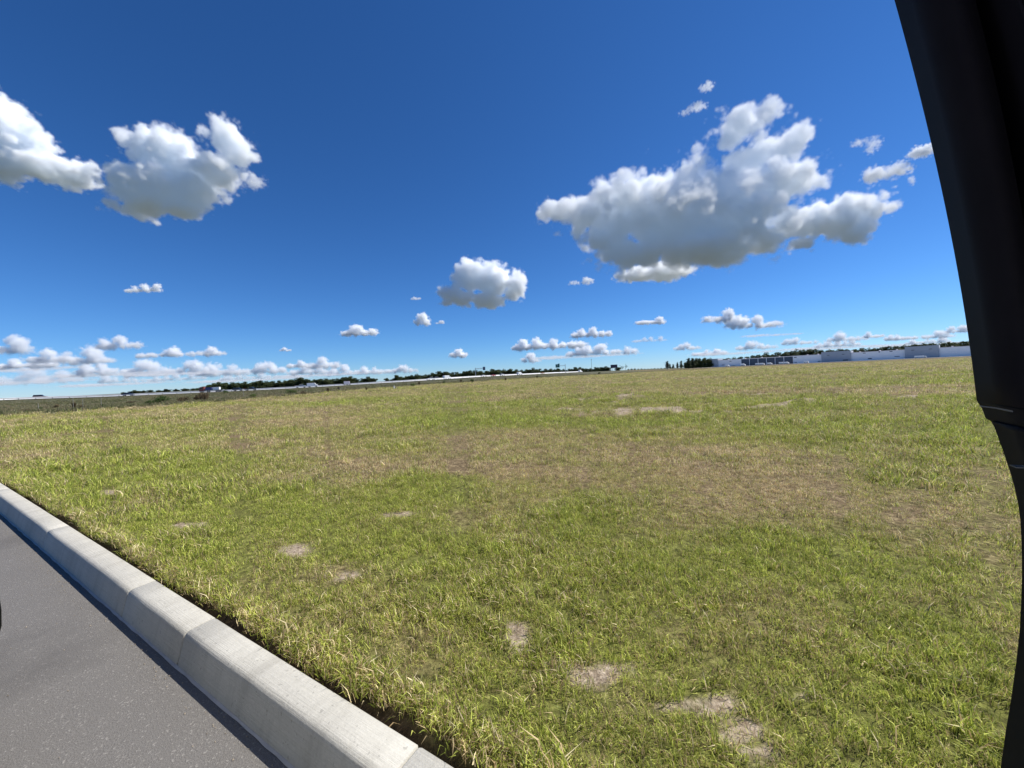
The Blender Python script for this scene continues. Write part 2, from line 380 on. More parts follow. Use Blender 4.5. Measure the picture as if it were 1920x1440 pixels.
for a, b in zip(joints[:-1], joints[1:]):
    a2, b2 = a - 0.004, b + 0.004
    L = a2 - b2; nseg = max(2, int(L / 0.25)) if L < 5 else 12
    vs = []; fs = []; np_ = len(KP)
    ch = 0.006
    ss = [a2, a2 - ch] + [a2 - L * k / nseg for k in range(1, nseg)] + [b2 + ch, b2]
    for j, s_ in enumerate(ss):
        e = 0.004 if j in (0, len(ss) - 1) else 0.0
        wob = 0.0022 * float(fbm(np.array(s_ * 1.3), np.array(0.5), 77, 3))
        for n_, z in KP:
            vs.append(sn(s_, n_ + wob + (e if n_ < 0.8 else -e), z - (e if z > 0.05 else 0) + wob * (z > .05)) - kerb.location)
    for j in range(len(ss) - 1):
        for k in range(np_ - 1):
            fs.append((j * np_ + k, j * np_ + k + 1, (j + 1) * np_ + k + 1, (j + 1) * np_ + k))
    fs.append(tuple(range(np_ - 1, -1, -1))); fs.append(tuple((len(ss) - 1) * np_ + k for k in range(np_)))
    mesh_obj('kerb_section', vs, fs, KM, kerb, smooth=True)
# thin pale line of cement slurry where the kerb meets the asphalt
vs = []; fs = []
sl = np.arange(1.5, -30, -0.03)
for s_ in sl:
    wv = 0.006 + 0.006 * float(vnoise(np.array(s_ * 14), np.array(0.3), 5)) + 0.008 * max(0, float(fbm(np.array(s_ * 3), np.array(1.3), 6, 2)))
    vs += [sn(s_, K_BOT - wv, 0.0035) - kerb.location, sn(s_, K_BOT + 0.001, 0.007) - kerb.location]
for j in range(len(sl) - 1): fs.append((2 * j, 2 * j + 1, 2 * j + 3, 2 * j + 2))
mesh_obj('slurry_line', vs, fs, LIME, kerb)

vs = []; fs = []
for k in range(900):
    s_ = rng.uniform(-9, 1.5); n_g = K_BOT - 0.012 - abs(rng.normal(0, 0.05)) if rng.random() < 0.8 else rng.uniform(-0.5, 0.65)
    q = rng.uniform(0.0012, 0.0042); z = 0.012 * (1 - n_g / K_BOT) * (n_g > 0) + 0.001; c_ = sn(s_, n_g, z + q * 0.4); i0 = len(vs)
    for v in ((q, 0, 0), (-q, 0.2 * q, 0), (0, q, 0), (0.1 * q, -q, 0), (0, 0, q * 0.8), (0, 0, -q * 0.6)):
        vs.append(c_ + Vector(v) * float(rng.uniform(0.7, 1.3)))
    for a, b, c in ((0, 2, 4), (2, 1, 4), (1, 3, 4), (3, 0, 4), (2, 0, 5), (1, 2, 5), (3, 1, 5), (0, 3, 5)): fs.append((i0 + a, i0 + b, i0 + c))
tag(mesh_obj('gutter_grit', vs, fs, plain('grit', (0.26, 0.22, 0.17), 0.9, 0.2, var=0.5, scale=20)), 'loose sand grains and grit lying along the gutter', 'grit', kind='stuff')

# ------------------------------------------------------------------ grass: clump meshes, then one scattered object per kind
def grass_mat(name, greens, straws, transl=0.35):
    M = Mat(name)
    br = M.attr('blade'); dry = M.attr('dry', 'INSTANCER'); rnd = M.attr('rnd', 'INSTANCER')
    g = M.ramp(M.math('FRACT', M.math('ADD', M.math('MULTIPLY', br, 7.3), M.math('MULTIPLY', rnd, 0.6))), [(0.0, greens[0]), (0.5, greens[1]), (1.0, greens[2])])
    s = M.ramp(M.math('FRACT', M.math('MULTIPLY', br, 13.7)), [(0.0, straws[0]), (0.6, straws[1]), (1.0, straws[2])])
    col = M.mix(M.math('LESS_THAN', br, dry), g, s)
    hv = M.n('ShaderNodeHueSaturation'); M.l(col, hv.inputs['Color']); M.l(M.math('ADD', M.math('MULTIPLY', rnd, 0.95), 0.66), hv.inputs['Value']); col = hv.outputs[0]
    d = M.bsdf(0.55, 0.25); M.l(col, d.inputs['Base Color'])
    t = M.n('ShaderNodeBsdfTranslucent'); M.l(col, t.inputs['Color'])
    mx = M.n('ShaderNodeMixShader'); mx.inputs[0].default_value = transl; M.l(d.outputs[0], mx.inputs[1]); M.l(t.outputs[0], mx.inputs[2])
    return M.done(mx)
GRASS = grass_mat('grass_blades', [(0.125, 0.165, 0.026), (0.36, 0.40, 0.068), (0.65, 0.67, 0.165)], [(0.28, 0.195, 0.10), (0.60, 0.47, 0.25), (0.84, 0.72, 0.45)])
ROUGHG = grass_mat('rough_grass_blades', [(0.065, 0.082, 0.030), (0.12, 0.13, 0.050), (0.18, 0.18, 0.08)], [(0.16, 0.12, 0.07), (0.27, 0.215, 0.13), (0.37, 0.31, 0.20)])
def clump(nb, spread, hmin, hmax, lean, width, mat, seed, flat=0.0):
    rg = random.Random(seed); vs = []; fs = []; at = []
    for _ in range(nb):
        a = rg.uniform(0, 6.283); r = spread * math.sqrt(rg.random())
        bx, by = r * math.cos(a), r * math.sin(a); h = rg.uniform(hmin, hmax)
        az = rg.uniform(0, 6.283); ln = lean * rg.uniform(0.3, 1.3)
        if rg.random() < flat: ln = rg.uniform(1.2, 1.5); h *= 1.0
        dx, dy = math.cos(az), math.sin(az); px, py = -dy, dx
        w = width * rg.uniform(0.6, 1.3); tw = rg.uniform(-0.8, 0.8)
        px, py = px * math.cos(tw) + dx * math.sin(tw), py * math.cos(tw) + dy * math.sin(tw)
        br = rg.random(); b0 = len(vs); x = z = 0.0; ang = ln * 0.35
        for k, wk in enumerate((1.0, 0.8, 0.0)):
            if wk: vs += [(bx + dx * x - px * w * wk, by + dy * x - py * w * wk, z - 0.005 * (k == 0)), (bx + dx * x + px * w * wk, by + dy * x + py * w * wk, z - 0.005 * (k == 0))]; at += [br, br]
            else: vs.append((bx + dx * x, by + dy * x, max(z, 0.004))); at.append(br)
            x += h * 0.5 * math.sin(ang); z += h * 0.5 * math.cos(ang); ang += ln * 0.9
        fs += [(b0, b0 + 1, b0 + 3, b0 + 2), (b0 + 2, b0 + 3, b0 + 4)]
    me = bpy.data.meshes.new('grass_clump'); me.from_pydata(vs, [], fs); me.update(); me.materials.append(mat)
    a = me.attributes.new('blade', 'FLOAT', 'POINT'); a.data.foreach_set('value', np.array(at, np.float32))
    return bpy.data.objects.new('grass_clump', me)
def scatter(name, x, y, z, scl, zs, dry, kind, protos, label, tilt=0.25):
    n = len(x)
    me = bpy.data.meshes.new(name); me.vertices.add(n); me.vertices.foreach_set('co', np.stack([x, y, z], 1).astype(np.float32).ravel())
    def at(nm, typ, v):
        a = me.attributes.new(nm, typ, 'POINT'); a.data.foreach_set('vector' if typ == 'FLOAT_VECTOR' else 'value', v.ravel())
    at('rot', 'FLOAT_VECTOR', np.stack([rng.normal(0, tilt, n), rng.normal(0, tilt, n), rng.uniform(0, 6.283, n)], 1).astype(np.float32))
    at('scl', 'FLOAT_VECTOR', np.stack([scl, scl, scl * zs], 1).astype(np.float32))
    at('dry', 'FLOAT', dry.astype(np.float32)); at('rnd', 'FLOAT', rng.random(n).astype(np.float32)); at('kind_index', 'INT', kind.astype(np.int32))
    me.update()
    ob = bpy.data.objects.new(name, me); C.objects.link(ob)
    col = bpy.data.collections.new(name + '_clumps')
    for k, p_ in enumerate(protos):
        p_.name = '%s_%02d' % ('clump_' + name, k); col.objects.link(p_)
    ng = bpy.data.node_groups.new(name, 'GeometryNodeTree')
    ng.interface.new_socket('Geometry', in_out='INPUT', socket_type='NodeSocketGeometry'); ng.interface.new_socket('Geometry', in_out='OUTPUT', socket_type='NodeSocketGeometry')
    N = ng.nodes; L = ng.links; gi = N.new('NodeGroupInput'); go = N.new('NodeGroupOutput')
    ip = N.new('GeometryNodeInstanceOnPoints'); ci = N.new('GeometryNodeCollectionInfo'); ci.inputs['Collection'].default_value = col
    ci.inputs['Separate Children'].default_value = True; ci.inputs['Reset Children'].default_value = True
    def na_(nm, typ):
        q = N.new('GeometryNodeInputNamedAttribute'); q.data_type = typ; q.inputs[0].default_value = nm; return q.outputs[0]
    L.new(gi.outputs[0], ip.inputs['Points']); L.new(ci.outputs[0], ip.inputs['Instance']); ip.inputs['Pick Instance'].default_value = True
    L.new(na_('kind_index', 'INT'), ip.inputs['Instance Index']); L.new(na_('rot', 'FLOAT_VECTOR'), ip.inputs['Rotation']); L.new(na_('scl', 'FLOAT_VECTOR'), ip.inputs['Scale'])
    L.new(ip.outputs[0], go.inputs[0])
    md = ob.modifiers.new('scatter', 'NODES'); md.node_group = ng
    tag(ob, label, 'grass', kind='stuff'); return ob

WEDGE = R(72)
def ring(r0, r1, dens, half=WEDGE):
    A = half * (r1 * r1 - r0 * r0); n = int(A * dens)
    r = np.sqrt(rng.uniform(r0 * r0, r1 * r1, n)); a = rng.uniform(-half, half, n)
    return r * np.sin(a), r * np.cos(a)
X = []; Y = []; SC = []; ZS = []
for r0, r1, de, s0, zs in ((0.6, 2.6, 1500, 1.0, 0.92), (2.6, 5, 1050, 1.1, 0.95), (5, 9, 330, 1.45, 0.95), (9, 18, 120, 2.0, 0.95), (18, 40, 26, 3.4, 0.8), (40, 90, 4.6, 6.0, 0.6), (90, 220, 0.9, 9.0, 0.45)):
    x, y = ring(r0, r1, de); X.append(x); Y.append(y); SC.append(np.full(len(x), s0)); ZS.append(np.full(len(x), zs))
X, Y, SC, ZS = map(np.concatenate, (X, Y, SC, ZS))
n_ = X * NV[0] + Y * NV[1]; sd = edge_sd(X, Y); sand, dry = fields(X, Y)
edge_n = 0.980 + 0.035 * fbm(X / 0.35, Y / 0.35, 35, 3)
gap = fbm(X / (0.11 * np.clip(np.hypot(X, Y) / 3, 1, 12)), Y / (0.11 * np.clip(np.hypot(X, Y) / 3, 1, 12)), 97, 3)
keep = (n_ > edge_n) & (sd > -0.5) & (rng.random(len(X)) > 0.85 * sstep(0.12, 0.42, gap)) & (rng.random(len(X)) > sstep(0.15, 0.95, sand) * 0.93) & (rng.random(len(X)) > 0.35 * dry * (np.hypot(X, Y) < 9))
X, Y, SC, ZS, n_, dry, sand = (v[keep] for v in (X, Y, SC, ZS, n_, dry, sand))
len_ = 0.5 + 0.5 * fbm(X / 0.9, Y / 0.9, 51, 3)
lush = sstep(0.55, 0.2, dry)
SC2 = SC * np.where(np.hypot(X, Y) < 5, 0.72, 0.92) * (0.62 + 0.42 * lush * len_ + 0.25 * rng.random(len(X)))
kind = np.where(rng.random(len(X)) < 0.07 + lush * 0.25 * (len_ > 0.55), 4 + rng.integers(0, 2, len(X)), np.where(rng.random(len(X)) < dry * 0.7, 2 + rng.integers(0, 2, len(X)), rng.integers(0, 2, len(X))))
protos = [clump(24, 0.062, 0.030, 0.060, 0.8, 0.0019, GRASS, 1, 0.15), clump(22, 0.065, 0.030, 0.070, 1.0, 0.0020, GRASS, 2, 0.2), clump(26, 0.070, 0.025, 0.055, 1.1, 0.0016, GRASS, 3, 0.5), clump(24, 0.075, 0.030, 0.065, 1.2, 0.0017, GRASS, 4, 0.6),
          clump(20, 0.045, 0.055, 0.115, 0.75, 0.0025, GRASS, 5, 0.05), clump(16, 0.050, 0.06, 0.13, 0.9, 0.0027, GRASS, 6, 0.1)]
dd = np.clip(0.08 + dry * 0.80 + rng.normal(0, 0.1, len(X)), 0.05, 0.97)
# turf edge hanging over the soil strip behind the kerb
se = rng.uniform(-16, 2.2, 5600); ne = 0.968 + 0.03 * rng.random(len(se)); ex = DV[0] * se + NV[0] * ne; ey = DV[1] * se + NV[1] * ne
ne = ne + 0.035 * fbm(ex / 0.35, ey / 0.35, 35, 3); ex = DV[0] * se + NV[0] * ne; ey = DV[1] * se + NV[1] * ne
X = np.r_[X, ex]; Y = np.r_[Y, ey]; SC2 = np.r_[SC2, 0.60 + 0.5 * rng.random(len(se)) ** 2 + 0.35 * (rng.random(len(se)) < 0.07)]; ZS = np.r_[ZS, np.full(len(se), 0.9)]
dd = np.r_[dd, np.clip(rng.normal(0.38, 0.2, len(se)), 0.1, 0.9)]; kind = np.r_[kind, rng.choice([0, 1, 2, 3, 4, 5], len(se), p=[.27, .27, .15, .15, .09, .07])]
scatter('mown_grass', X, Y, terrain(X, Y), SC2, ZS, dd, kind, protos, 'short mown green and straw-coloured grass covering the field')

# rough uncut grass beyond the mown field
x1, y1 = ring(26, 110, 2.6, R(68)); x2, y2 = ring(110, 330, 0.42, R(62))
X = np.r_[x1, x2]; Y = np.r_[y1, y2]; s0 = np.r_[np.full(len(x1), 1.0), np.full(len(x2), 2.0)]
sd = edge_sd(X, Y); dh = np.full(len(X), 1e9)
for k in range(0, len(HW), 2): dh = np.minimum(dh, np.hypot(X - HW[k, 0], Y - HW[k, 1]))
keep = (sd < 0.3) & (dh > 16) & (X < 140) & (X * NV[0] + Y * NV[1] > 1.2); X, Y, s0, sd, dh = (v[keep] for v in (X, Y, s0, sd, dh))
tall = 0.5 + 0.5 * fbm(X / 9, Y / 9, 61, 3)
tall = tall * (0.35 + 0.65 * sstep(34, 0, -sd))
dd = np.clip(0.35 + 0.5 * fbm(X / 14, Y / 14, 62, 3) + rng.normal(0, 0.12, len(X)), 0.05, 0.95)
protos = [clump(26, 0.42, 0.18, 0.42, 0.6, 0.016, ROUGHG, 11), clump(26, 0.45, 0.2, 0.55, 0.7, 0.015, ROUGHG, 12), clump(22, 0.4, 0.25, 0.7, 0.5, 0.013, ROUGHG, 13)]
scatter('rough_grass', X, Y, terrain(X, Y), s0 * (0.5 + 0.7 * tall), np.full(len(X), 0.85) / np.sqrt(s0), dd, rng.integers(0, 3, len(X)), protos, 'uncut olive-green grass between the mown field and the highway')

# ------------------------------------------------------------------ clouds: real vapour volumes, base about 1000 m up
def cloud_material(dens):
    mt = bpy.data.materials.new('cloud_vapour'); mt.use_nodes = True
    n = mt.node_tree.nodes; n.clear(); L = mt.node_tree.links
    pv = n.new('ShaderNodeVolumePrincipled'); out = n.new('ShaderNodeOutputMaterial')
    pv.inputs['Color'].default_value = (0.983, 0.992, 1.0, 1)
    pv.inputs['Density'].default_value = dens
    pv.inputs['Anisotropy'].default_value = 0.0
    L.new(pv.outputs[0], out.inputs['Volume'])
    return mt

def cloud(blobs, label, tau=9.0, amp=0.8, seed=0.0, group=None, edge=0.27, vox=2.1, nsc=1.0, thr=-0.08, base=1000.0, depth=None):
    """blobs: (px, py, radius_px_x, radius_px_y[, depth factor]) read off the photograph; the distance follows from a cloud base at 1000 m"""
    bot = max((py + ry) - horizon(px) for px, py, rx, ry, *k in blobs)
    D0 = depth or min(60000.0, base * FPX / max(12.0, -bot))
    pts = []
    for b in blobs:
        px, py, rx, ry = b[:4]; k = b[4] if len(b) > 4 else 1.0
        dd = D0 * k; p = at_depth(px, py, dd); s = dd / FPX
        pts.append((p, rx * s, max(rx * 0.75, ry) * s, ry * s))
    mar = 1.3
    lo = Vector([min(p[i] - r[i] * mar for p, *r in pts) for i in range(3)])
    hi = Vector([max(p[i] + r[i] * mar for p, *r in pts) for i in range(3)])
    org = (lo + hi) / 2; lo -= org; hi -= org
    vd = bpy.data.volumes.new('cloud'); ob = bpy.data.objects.new('cloud', vd); C.objects.link(ob); ob.location = org
    rbig = max(min(r[0], r[2]) for p, *r in pts)
    mat = cloud_material(tau / rbig); vd.materials.append(mat)
    noise_scale = rbig * 1.15 * nsc
    voxel = vox * D0 / FPX
    ng = bpy.data.node_groups.new('cloud_shape', 'GeometryNodeTree')
    ng.interface.new_socket('Geometry', in_out='INPUT', socket_type='NodeSocketGeometry')
    ng.interface.new_socket('Geometry', in_out='OUTPUT', socket_type='NodeSocketGeometry')
    N = ng.nodes; L = ng.links
    out = N.new('NodeGroupOutput'); pos = N.new('GeometryNodeInputPosition')
    def wire(n, vals):
        for i, v in enumerate(vals):
            if v is None: continue
            if hasattr(v, 'is_output'): L.new(v, n.inputs[i])
            else: n.inputs[i].default_value = v
    def vm(op, a, b=None):
        n = N.new('ShaderNodeVectorMath'); n.operation = op; wire(n, (a, b))
        return n.outputs['Value'] if op == 'LENGTH' else n.outputs['Vector']
    def ma(op, a, b=None, c=None):
        n = N.new('ShaderNodeMath'); n.operation = op; wire(n, (a, b, c)); return n.outputs[0]
    Pn = pos.outputs[0]; field = None
    for p, rx, ry, rz in pts:
        q = vm('MULTIPLY', vm('SUBTRACT', Pn, tuple(p - org)), (1 / rx, 1 / ry, 1 / rz))
        f = ma('MULTIPLY', ma('SUBTRACT', 1.0, vm('LENGTH', q)), min(1.0, 0.5 + 0.5 * min(rx, rz) / rbig))
        field = f if field is None else ma('SMOOTH_MAX', field, f, 0.12)
    nz = N.new('ShaderNodeTexNoise'); nz.noise_dimensions = '4D'; nz.inputs['W'].default_value = seed
    nz.inputs['Scale'].default_value = 1.0 / noise_scale; nz.inputs['Detail'].default_value = 7; nz.inputs['Roughness'].default_value = 0.72
    L.new(Pn, nz.inputs['Vector'])
    vo = N.new('ShaderNodeTexVoronoi'); vo.voronoi_dimensions = '3D'; vo.feature = 'F1'
    vo.inputs['Scale'].default_value = 2.2 / noise_scale; vo.inputs['Detail'].default_value = 2.5; vo.inputs['Roughness'].default_value = 0.55
    L.new(vm('ADD', Pn, (seed * 977, seed * 331, 0)), vo.inputs['Vector'])
    nn = ma('MULTIPLY', ma('SUBTRACT', nz.outputs[0], 0.5), amp * 1.8)
    vv_ = ma('MULTIPLY', ma('SUBTRACT', 0.42, vo.outputs['Distance']), amp * 0.6)
    d = ma('ADD', field, ma('ADD', nn, vv_))
    mr = N.new('ShaderNodeMapRange'); mr.interpolation_type = 'SMOOTHSTEP'; mr.clamp = True
    mr.inputs['From Min'].default_value = thr; mr.inputs['From Max'].default_value = thr + edge
    L.new(d, mr.inputs['Value'])
    fade = ma('MULTIPLY', mr.outputs[0], 1.0)
    vc = N.new('GeometryNodeVolumeCube'); L.new(fade, vc.inputs['Density'])
    vc.inputs['Min'].default_value = lo; vc.inputs['Max'].default_value = hi
    for i, a in enumerate('XYZ'):
        vc.inputs['Resolution ' + a].default_value = max(12, int((hi[i] - lo[i]) / voxel))
    sm = N.new('GeometryNodeSetMaterial'); sm.inputs['Material'].default_value = mat
    L.new(vc.outputs[0], sm.inputs[0]); L.new(sm.outputs[0], out.inputs[0])
    md = ob.modifiers.new('shape', 'NODES'); md.node_group = ng
    tag(ob, label, 'cloud', group)
    return ob

cloud([(1050, 398, 48, 30), (1100, 405, 75, 46), (1170, 400, 95, 66), (1260, 395, 120, 92), (1370, 390, 115, 88), (1460, 340, 92, 46), (1520, 335, 42, 26), (1150, 455, 75, 42), (1210, 472, 85, 42), (1310, 465, 130, 38), (1430, 440, 85, 44), (1475, 415, 50, 40),
       (1390, 240, 62, 36), (1440, 210, 46, 38), (1362, 268, 45, 22), (1490, 255, 42, 44), (1400, 300, 60, 44), (1440, 275, 60, 40)],
      'largest white cumulus with a grey underside and a tower of puffs on top', tau=11, seed=1.3, vox=2.2, depth=3700, amp=0.95, thr=-0.12, nsc=0.8)
cloud([(1520, 412, 52, 42), (1575, 412, 62, 50), (1640, 388, 52, 30), (1500, 458, 40, 18), (1610, 430, 40, 34)], 'white ragged cloud touching the right end of the largest cumulus', tau=9, seed=2.1, amp=0.9, depth=3900)
cloud([(1195, 515, 45, 17), (1245, 510, 55, 20), (1285, 508, 26, 14)], 'bright low puff just under the grey base of the largest cumulus', tau=5, seed=3.3)
cloud([(1640, 328, 32, 18), (1685, 320, 30, 16), (1712, 338, 12, 10)], 'small ragged cloud between the dark pillar and the largest cumulus', tau=2.4, seed=4.4, amp=1.1, depth=4300)
cloud([(1725, 285, 26, 13), (1745, 280, 22, 12)], 'small white cloud half hidden by the dark pillar', tau=4, seed=5.2, depth=4200, amp=1.2, nsc=0.7)
cloud([(1610, 268, 18, 9), (1638, 272, 12, 18)], 'faint thin wisp above the small ragged cloud', tau=1.1, seed=5.9, amp=1.2, depth=4200)
cloud([(1325, 163, 18, 9)], 'faint wisp high above the largest cumulus', tau=1.3, seed=6.1, amp=1.2, depth=3400)
cloud([(1308, 200, 22, 8), (1285, 212, 14, 6)], 'thin slanting wisp beside the tower of the largest cumulus', tau=1.2, seed=6.6, amp=1.2, depth=3400)
cloud([(880, 518, 38, 36), (925, 525, 46, 34), (965, 535, 26, 34), (860, 556, 45, 20), (905, 562, 50, 17), (840, 566, 24, 9)], 'heaped white cumulus with an uneven base standing alone in mid sky', tau=9, seed=7.7, amp=0.8, thr=-0.14)
cloud([(275, 275, 46, 40), (320, 290, 55, 50), (280, 350, 80, 45), (350, 345, 60, 52), (425, 262, 40, 44), (445, 285, 34, 36), (400, 320, 60, 40), (270, 385, 75, 22), (340, 392, 45, 20), (232, 250, 22, 14)],
      'big two-humped white cloud with a grey belly beside the heap cut by the frame', tau=8, seed=8.2, depth=2300, vox=2.3, amp=0.85, thr=-0.14, nsc=0.85)
cloud([(478, 340, 24, 20), (420, 372, 26, 16)], 'torn wisps trailing from the two-humped cloud', tau=1.5, seed=8.8, amp=1.2, depth=2350)
cloud([(5, 225, 42, 52), (40, 270, 52, 42), (0, 305, 60, 36), (75, 310, 62, 30), (130, 325, 50, 30), (165, 318, 26, 18)], 'white heap with a sloping tail, cut off by the frame', tau=8, seed=9.4, depth=2400, vox=2.3, amp=0.85, thr=-0.14, nsc=0.85)
SM = 'small fair-weather clouds'
def puff(px, py, rx, ry, lab, seed, tau=5, **k):
    rg = random.Random(int(seed * 100)); bl = []
    n = max(2, int(round(1.6 * rx / ry)))
    for i in range(n):                                            # flat row of bases
        t = (i + 0.5) / n * 2 - 1
        bl.append((px + t * rx * 0.85, py + 0.45 * ry - 0.0462 * t * rx * 0.85, rx / n * 1.7, ry * rg.uniform(0.45, 0.65)))
    for i in range(max(1, n // 2)):                               # heaped tops
        t = rg.uniform(-0.7, 0.7); q = ry * rg.uniform(0.55, 0.95)
        bl.append((px + t * rx, py + 0.25 * ry - q * 0.45 - 0.0462 * t * rx, q * rg.uniform(0.9, 1.4), q))
    k.setdefault('amp', 0.95); k.setdefault('nsc', 0.9)
    return cloud(bl, lab, tau=tau, seed=seed, **k)
puff(675, 618, 37, 14, 'small round-topped white cloud with a flat base, right of the wispy one', 11.1)
puff(793, 597, 16, 17, 'small upright white puff below and left of the mid-sky cumulus', 11.7)
puff(825, 604, 9, 4, 'tiny faint puff beside the small upright white puff', 12.2, tau=2)
puff(860, 660, 16, 13, 'small leaning white puff low above the tree belt', 12.6)
puff(780, 558, 10, 5, 'faint scrap of cloud left of the mid-sky cumulus', 12.9, tau=1.0)
puff(270, 540, 36, 9, 'thin flat white cloud hanging alone below the two-humped cloud', 13.3, tau=3)
puff(535, 655, 12, 5, 'tiny white puff left of the small round-topped cloud', 13.9, tau=3)
puff(1110, 622, 42, 12, 'white lens-shaped cloud above the sign gantry', 14.2)
puff(1090, 527, 28, 8, 'two thin scraps of cloud left of the bright low puff', 14.8, tau=2.2, amp=1.1)
puff(1220, 600, 28, 10, 'small white cloud right of the lens-shaped one', 15.2)
puff(1345, 592, 30, 17, 'tall left part of the torn cloud above the warehouse', 15.7, amp=1.0)
puff(1415, 602, 62, 17, 'long right part of the torn cloud above the warehouse', 16.1, amp=1.0)
puff(1030, 642, 78, 15, 'long heaped cloud bank above the tree belt, left end', 16.7)
puff(1130, 655, 78, 13, 'long heaped cloud bank above the tree belt, right end', 17.3, tau=4)
puff(995, 671, 20, 11, 'small cloud under the left end of the long heaped bank', 17.9, tau=4)
puff(1218, 636, 38, 6, 'thin streak of cloud right of the long heaped bank', 18.2, tau=1.2)
HOR = 'low clouds in rows along the horizon'
rows = [(20, 648, 36, 17), (95, 668, 42, 14), (165, 668, 42, 18), (50, 680, 60, 12), (225, 642, 44, 14), (300, 662, 44, 9), (350, 660, 32, 10), (400, 658, 18, 11), (275, 690, 48, 17), (185, 690, 40, 14), (355, 690, 40, 13), (420, 692, 52, 15), (505, 690, 34, 12), (558, 682, 20, 9), (608, 680, 30, 13), (580, 693, 38, 11), (645, 694, 36, 11), (700, 694, 32, 9), (755, 692, 30, 8), (30, 705, 62, 17), (110, 706, 50, 13), (230, 710, 45, 9), (330, 708, 60, 7), (460, 706, 50, 7),
        (1290, 650, 34, 9), (1330, 660, 44, 9), (1420, 648, 50, 10), (1500, 640, 44, 9), (1590, 632, 50, 11), (1570, 645, 60, 8), (1640, 628, 26, 8), (1690, 632, 40, 8), (1760, 628, 40, 9), (1800, 618, 34, 8), (1740, 640, 60, 6)]
for i, (px, py, rx, ry) in enumerate(rows):
    puff(px, py - 1, rx * (1.1 if px < 900 else 0.85), ry * (1.2 if px < 900 else 1.0), ('low flat-based cloud in the rows above the far end of the highway' if px < 900 else 'low flat-based cloud in the rows above the warehouse'), 20 + i * 1.37, tau=2.6 if py < 700 else 1.4, group=HOR + (' over the highway' if px < 900 else ' over the warehouse'), vox=2.2)

for i, (px, py, rx, ry) in enumerate([(60, 692, 110, 5), (200, 702, 130, 5), (60, 716, 120, 6), (340, 700, 120, 4), (470, 712, 120, 4), (600, 703, 110, 4), (220, 720, 110, 4), (1090, 668, 110, 4), (1380, 662, 90, 4), (1560, 652, 110, 4), (1720, 646, 100, 4), (1450, 628, 60, 3)]):
    cloud([(px - rx * .5, py + .023 * rx, rx * .6, ry), (px + rx * .1, py, rx * .6, ry * .8), (px + rx * .6, py - .028 * rx, rx * .5, ry * .7)], 'thin hazy streak of cloud lying between the low rows at the horizon', tau=0.2, seed=70 + i * 1.9, amp=1.25, group='hazy cloud streaks at the horizon', nsc=3.0)

# ------------------------------------------------------------------ trees
def leaf_mat(name, c0, c1, c2):
    M = Mat(name); b = M.bsdf(0.7, 0.2)
    oi = M.n('ShaderNodeObjectInfo').outputs['Random']
    f = M.math('ADD', M.math('MULTIPLY', M.noise(0.9, 3, 0.6, M.objco()), 0.7), M.math('MULTIPLY', oi, 0.35))
    c = M.ramp(f, [(0.3, c0), (0.52, c1), (0.8, c2)]); M.l(c, b.inputs['Base Color'])
    t = M.n('ShaderNodeBsdfTranslucent'); M.l(c, t.inputs['Color'])
    mx = M.n('ShaderNodeMixShader'); mx.inputs[0].default_value = 0.25; M.l(b.outputs[0], mx.inputs[1]); M.l(t.outputs[0], mx.inputs[2])
    return M.done(mx)
LEAF = leaf_mat('oak_leaves', (0.030, 0.044, 0.016), (0.050, 0.068, 0.024), (0.085, 0.105, 0.036))
PINE = leaf_mat('pine_needles', (0.024, 0.036, 0.017), (0.040, 0.056, 0.026), (0.065, 0.080, 0.034))
BARK = plain('bark', (0.10, 0.08, 0.06), 0.95, 0.1, scale=3)
def leaf_cloud(lobes, n, size, seed, flat=0.6):
    """many small leaf clumps spread through a set of ellipsoid lobes"""
    rg = random.Random(seed); vs = []; fs = []
    tot = sum(l[3] * l[4] * l[5] for l in lobes)
    for (cx, cy_, cz, rx, ry, rz) in lobes:
        for _ in range(max(6, int(n * rx * ry * rz / tot))):
            while True:
                v = Vector((rg.uniform(-1, 1), rg.uniform(-1, 1), rg.uniform(-1, 1)))
                if v.length < 1 and v.length > 0.35: break
            v = v * rg.uniform(0.85, 1.12)
            p_ = Vector((cx + v.x * rx, cy_ + v.y * ry, cz + v.z * rz)); s = size * rg.uniform(0.5, 1.3)
            nrm = (v + Vector((rg.gauss(0, flat), rg.gauss(0, flat), rg.gauss(0, flat) + 0.3))).normalized()
            a = nrm.orthogonal().normalized(); b = nrm.cross(a); th = rg.uniform(0, 6.28)
            a, b = a * math.cos(th) + b * math.sin(th), b * math.cos(th) - a * math.sin(th)
            k = len(vs); vs += [p_ - a * s, p_ + b * s * 0.6 - nrm * s * 0.15, p_ + a * s, p_ - b * s * 0.6 - nrm * s * 0.15]; fs.append((k, k + 1, k + 2, k + 3))
    return vs, fs
def trunk_bm(h, r, limbs, seed):
    rg = random.Random(seed); bm = bmesh.new(); add_cyl(bm, (0, 0, -0.3), (0, 0, h), r, r * 0.55, 8)
    for _ in range(limbs):
        z = h * rg.uniform(0.45, 0.95); a = rg.uniform(0, 6.28); l = h * rg.uniform(0.3, 0.6)
        add_cyl(bm, (0, 0, z), (l * math.cos(a), l * math.sin(a), z + l * rg.uniform(0.5, 1.1)), r * 0.4, r * 0.12, 6)
    return bm
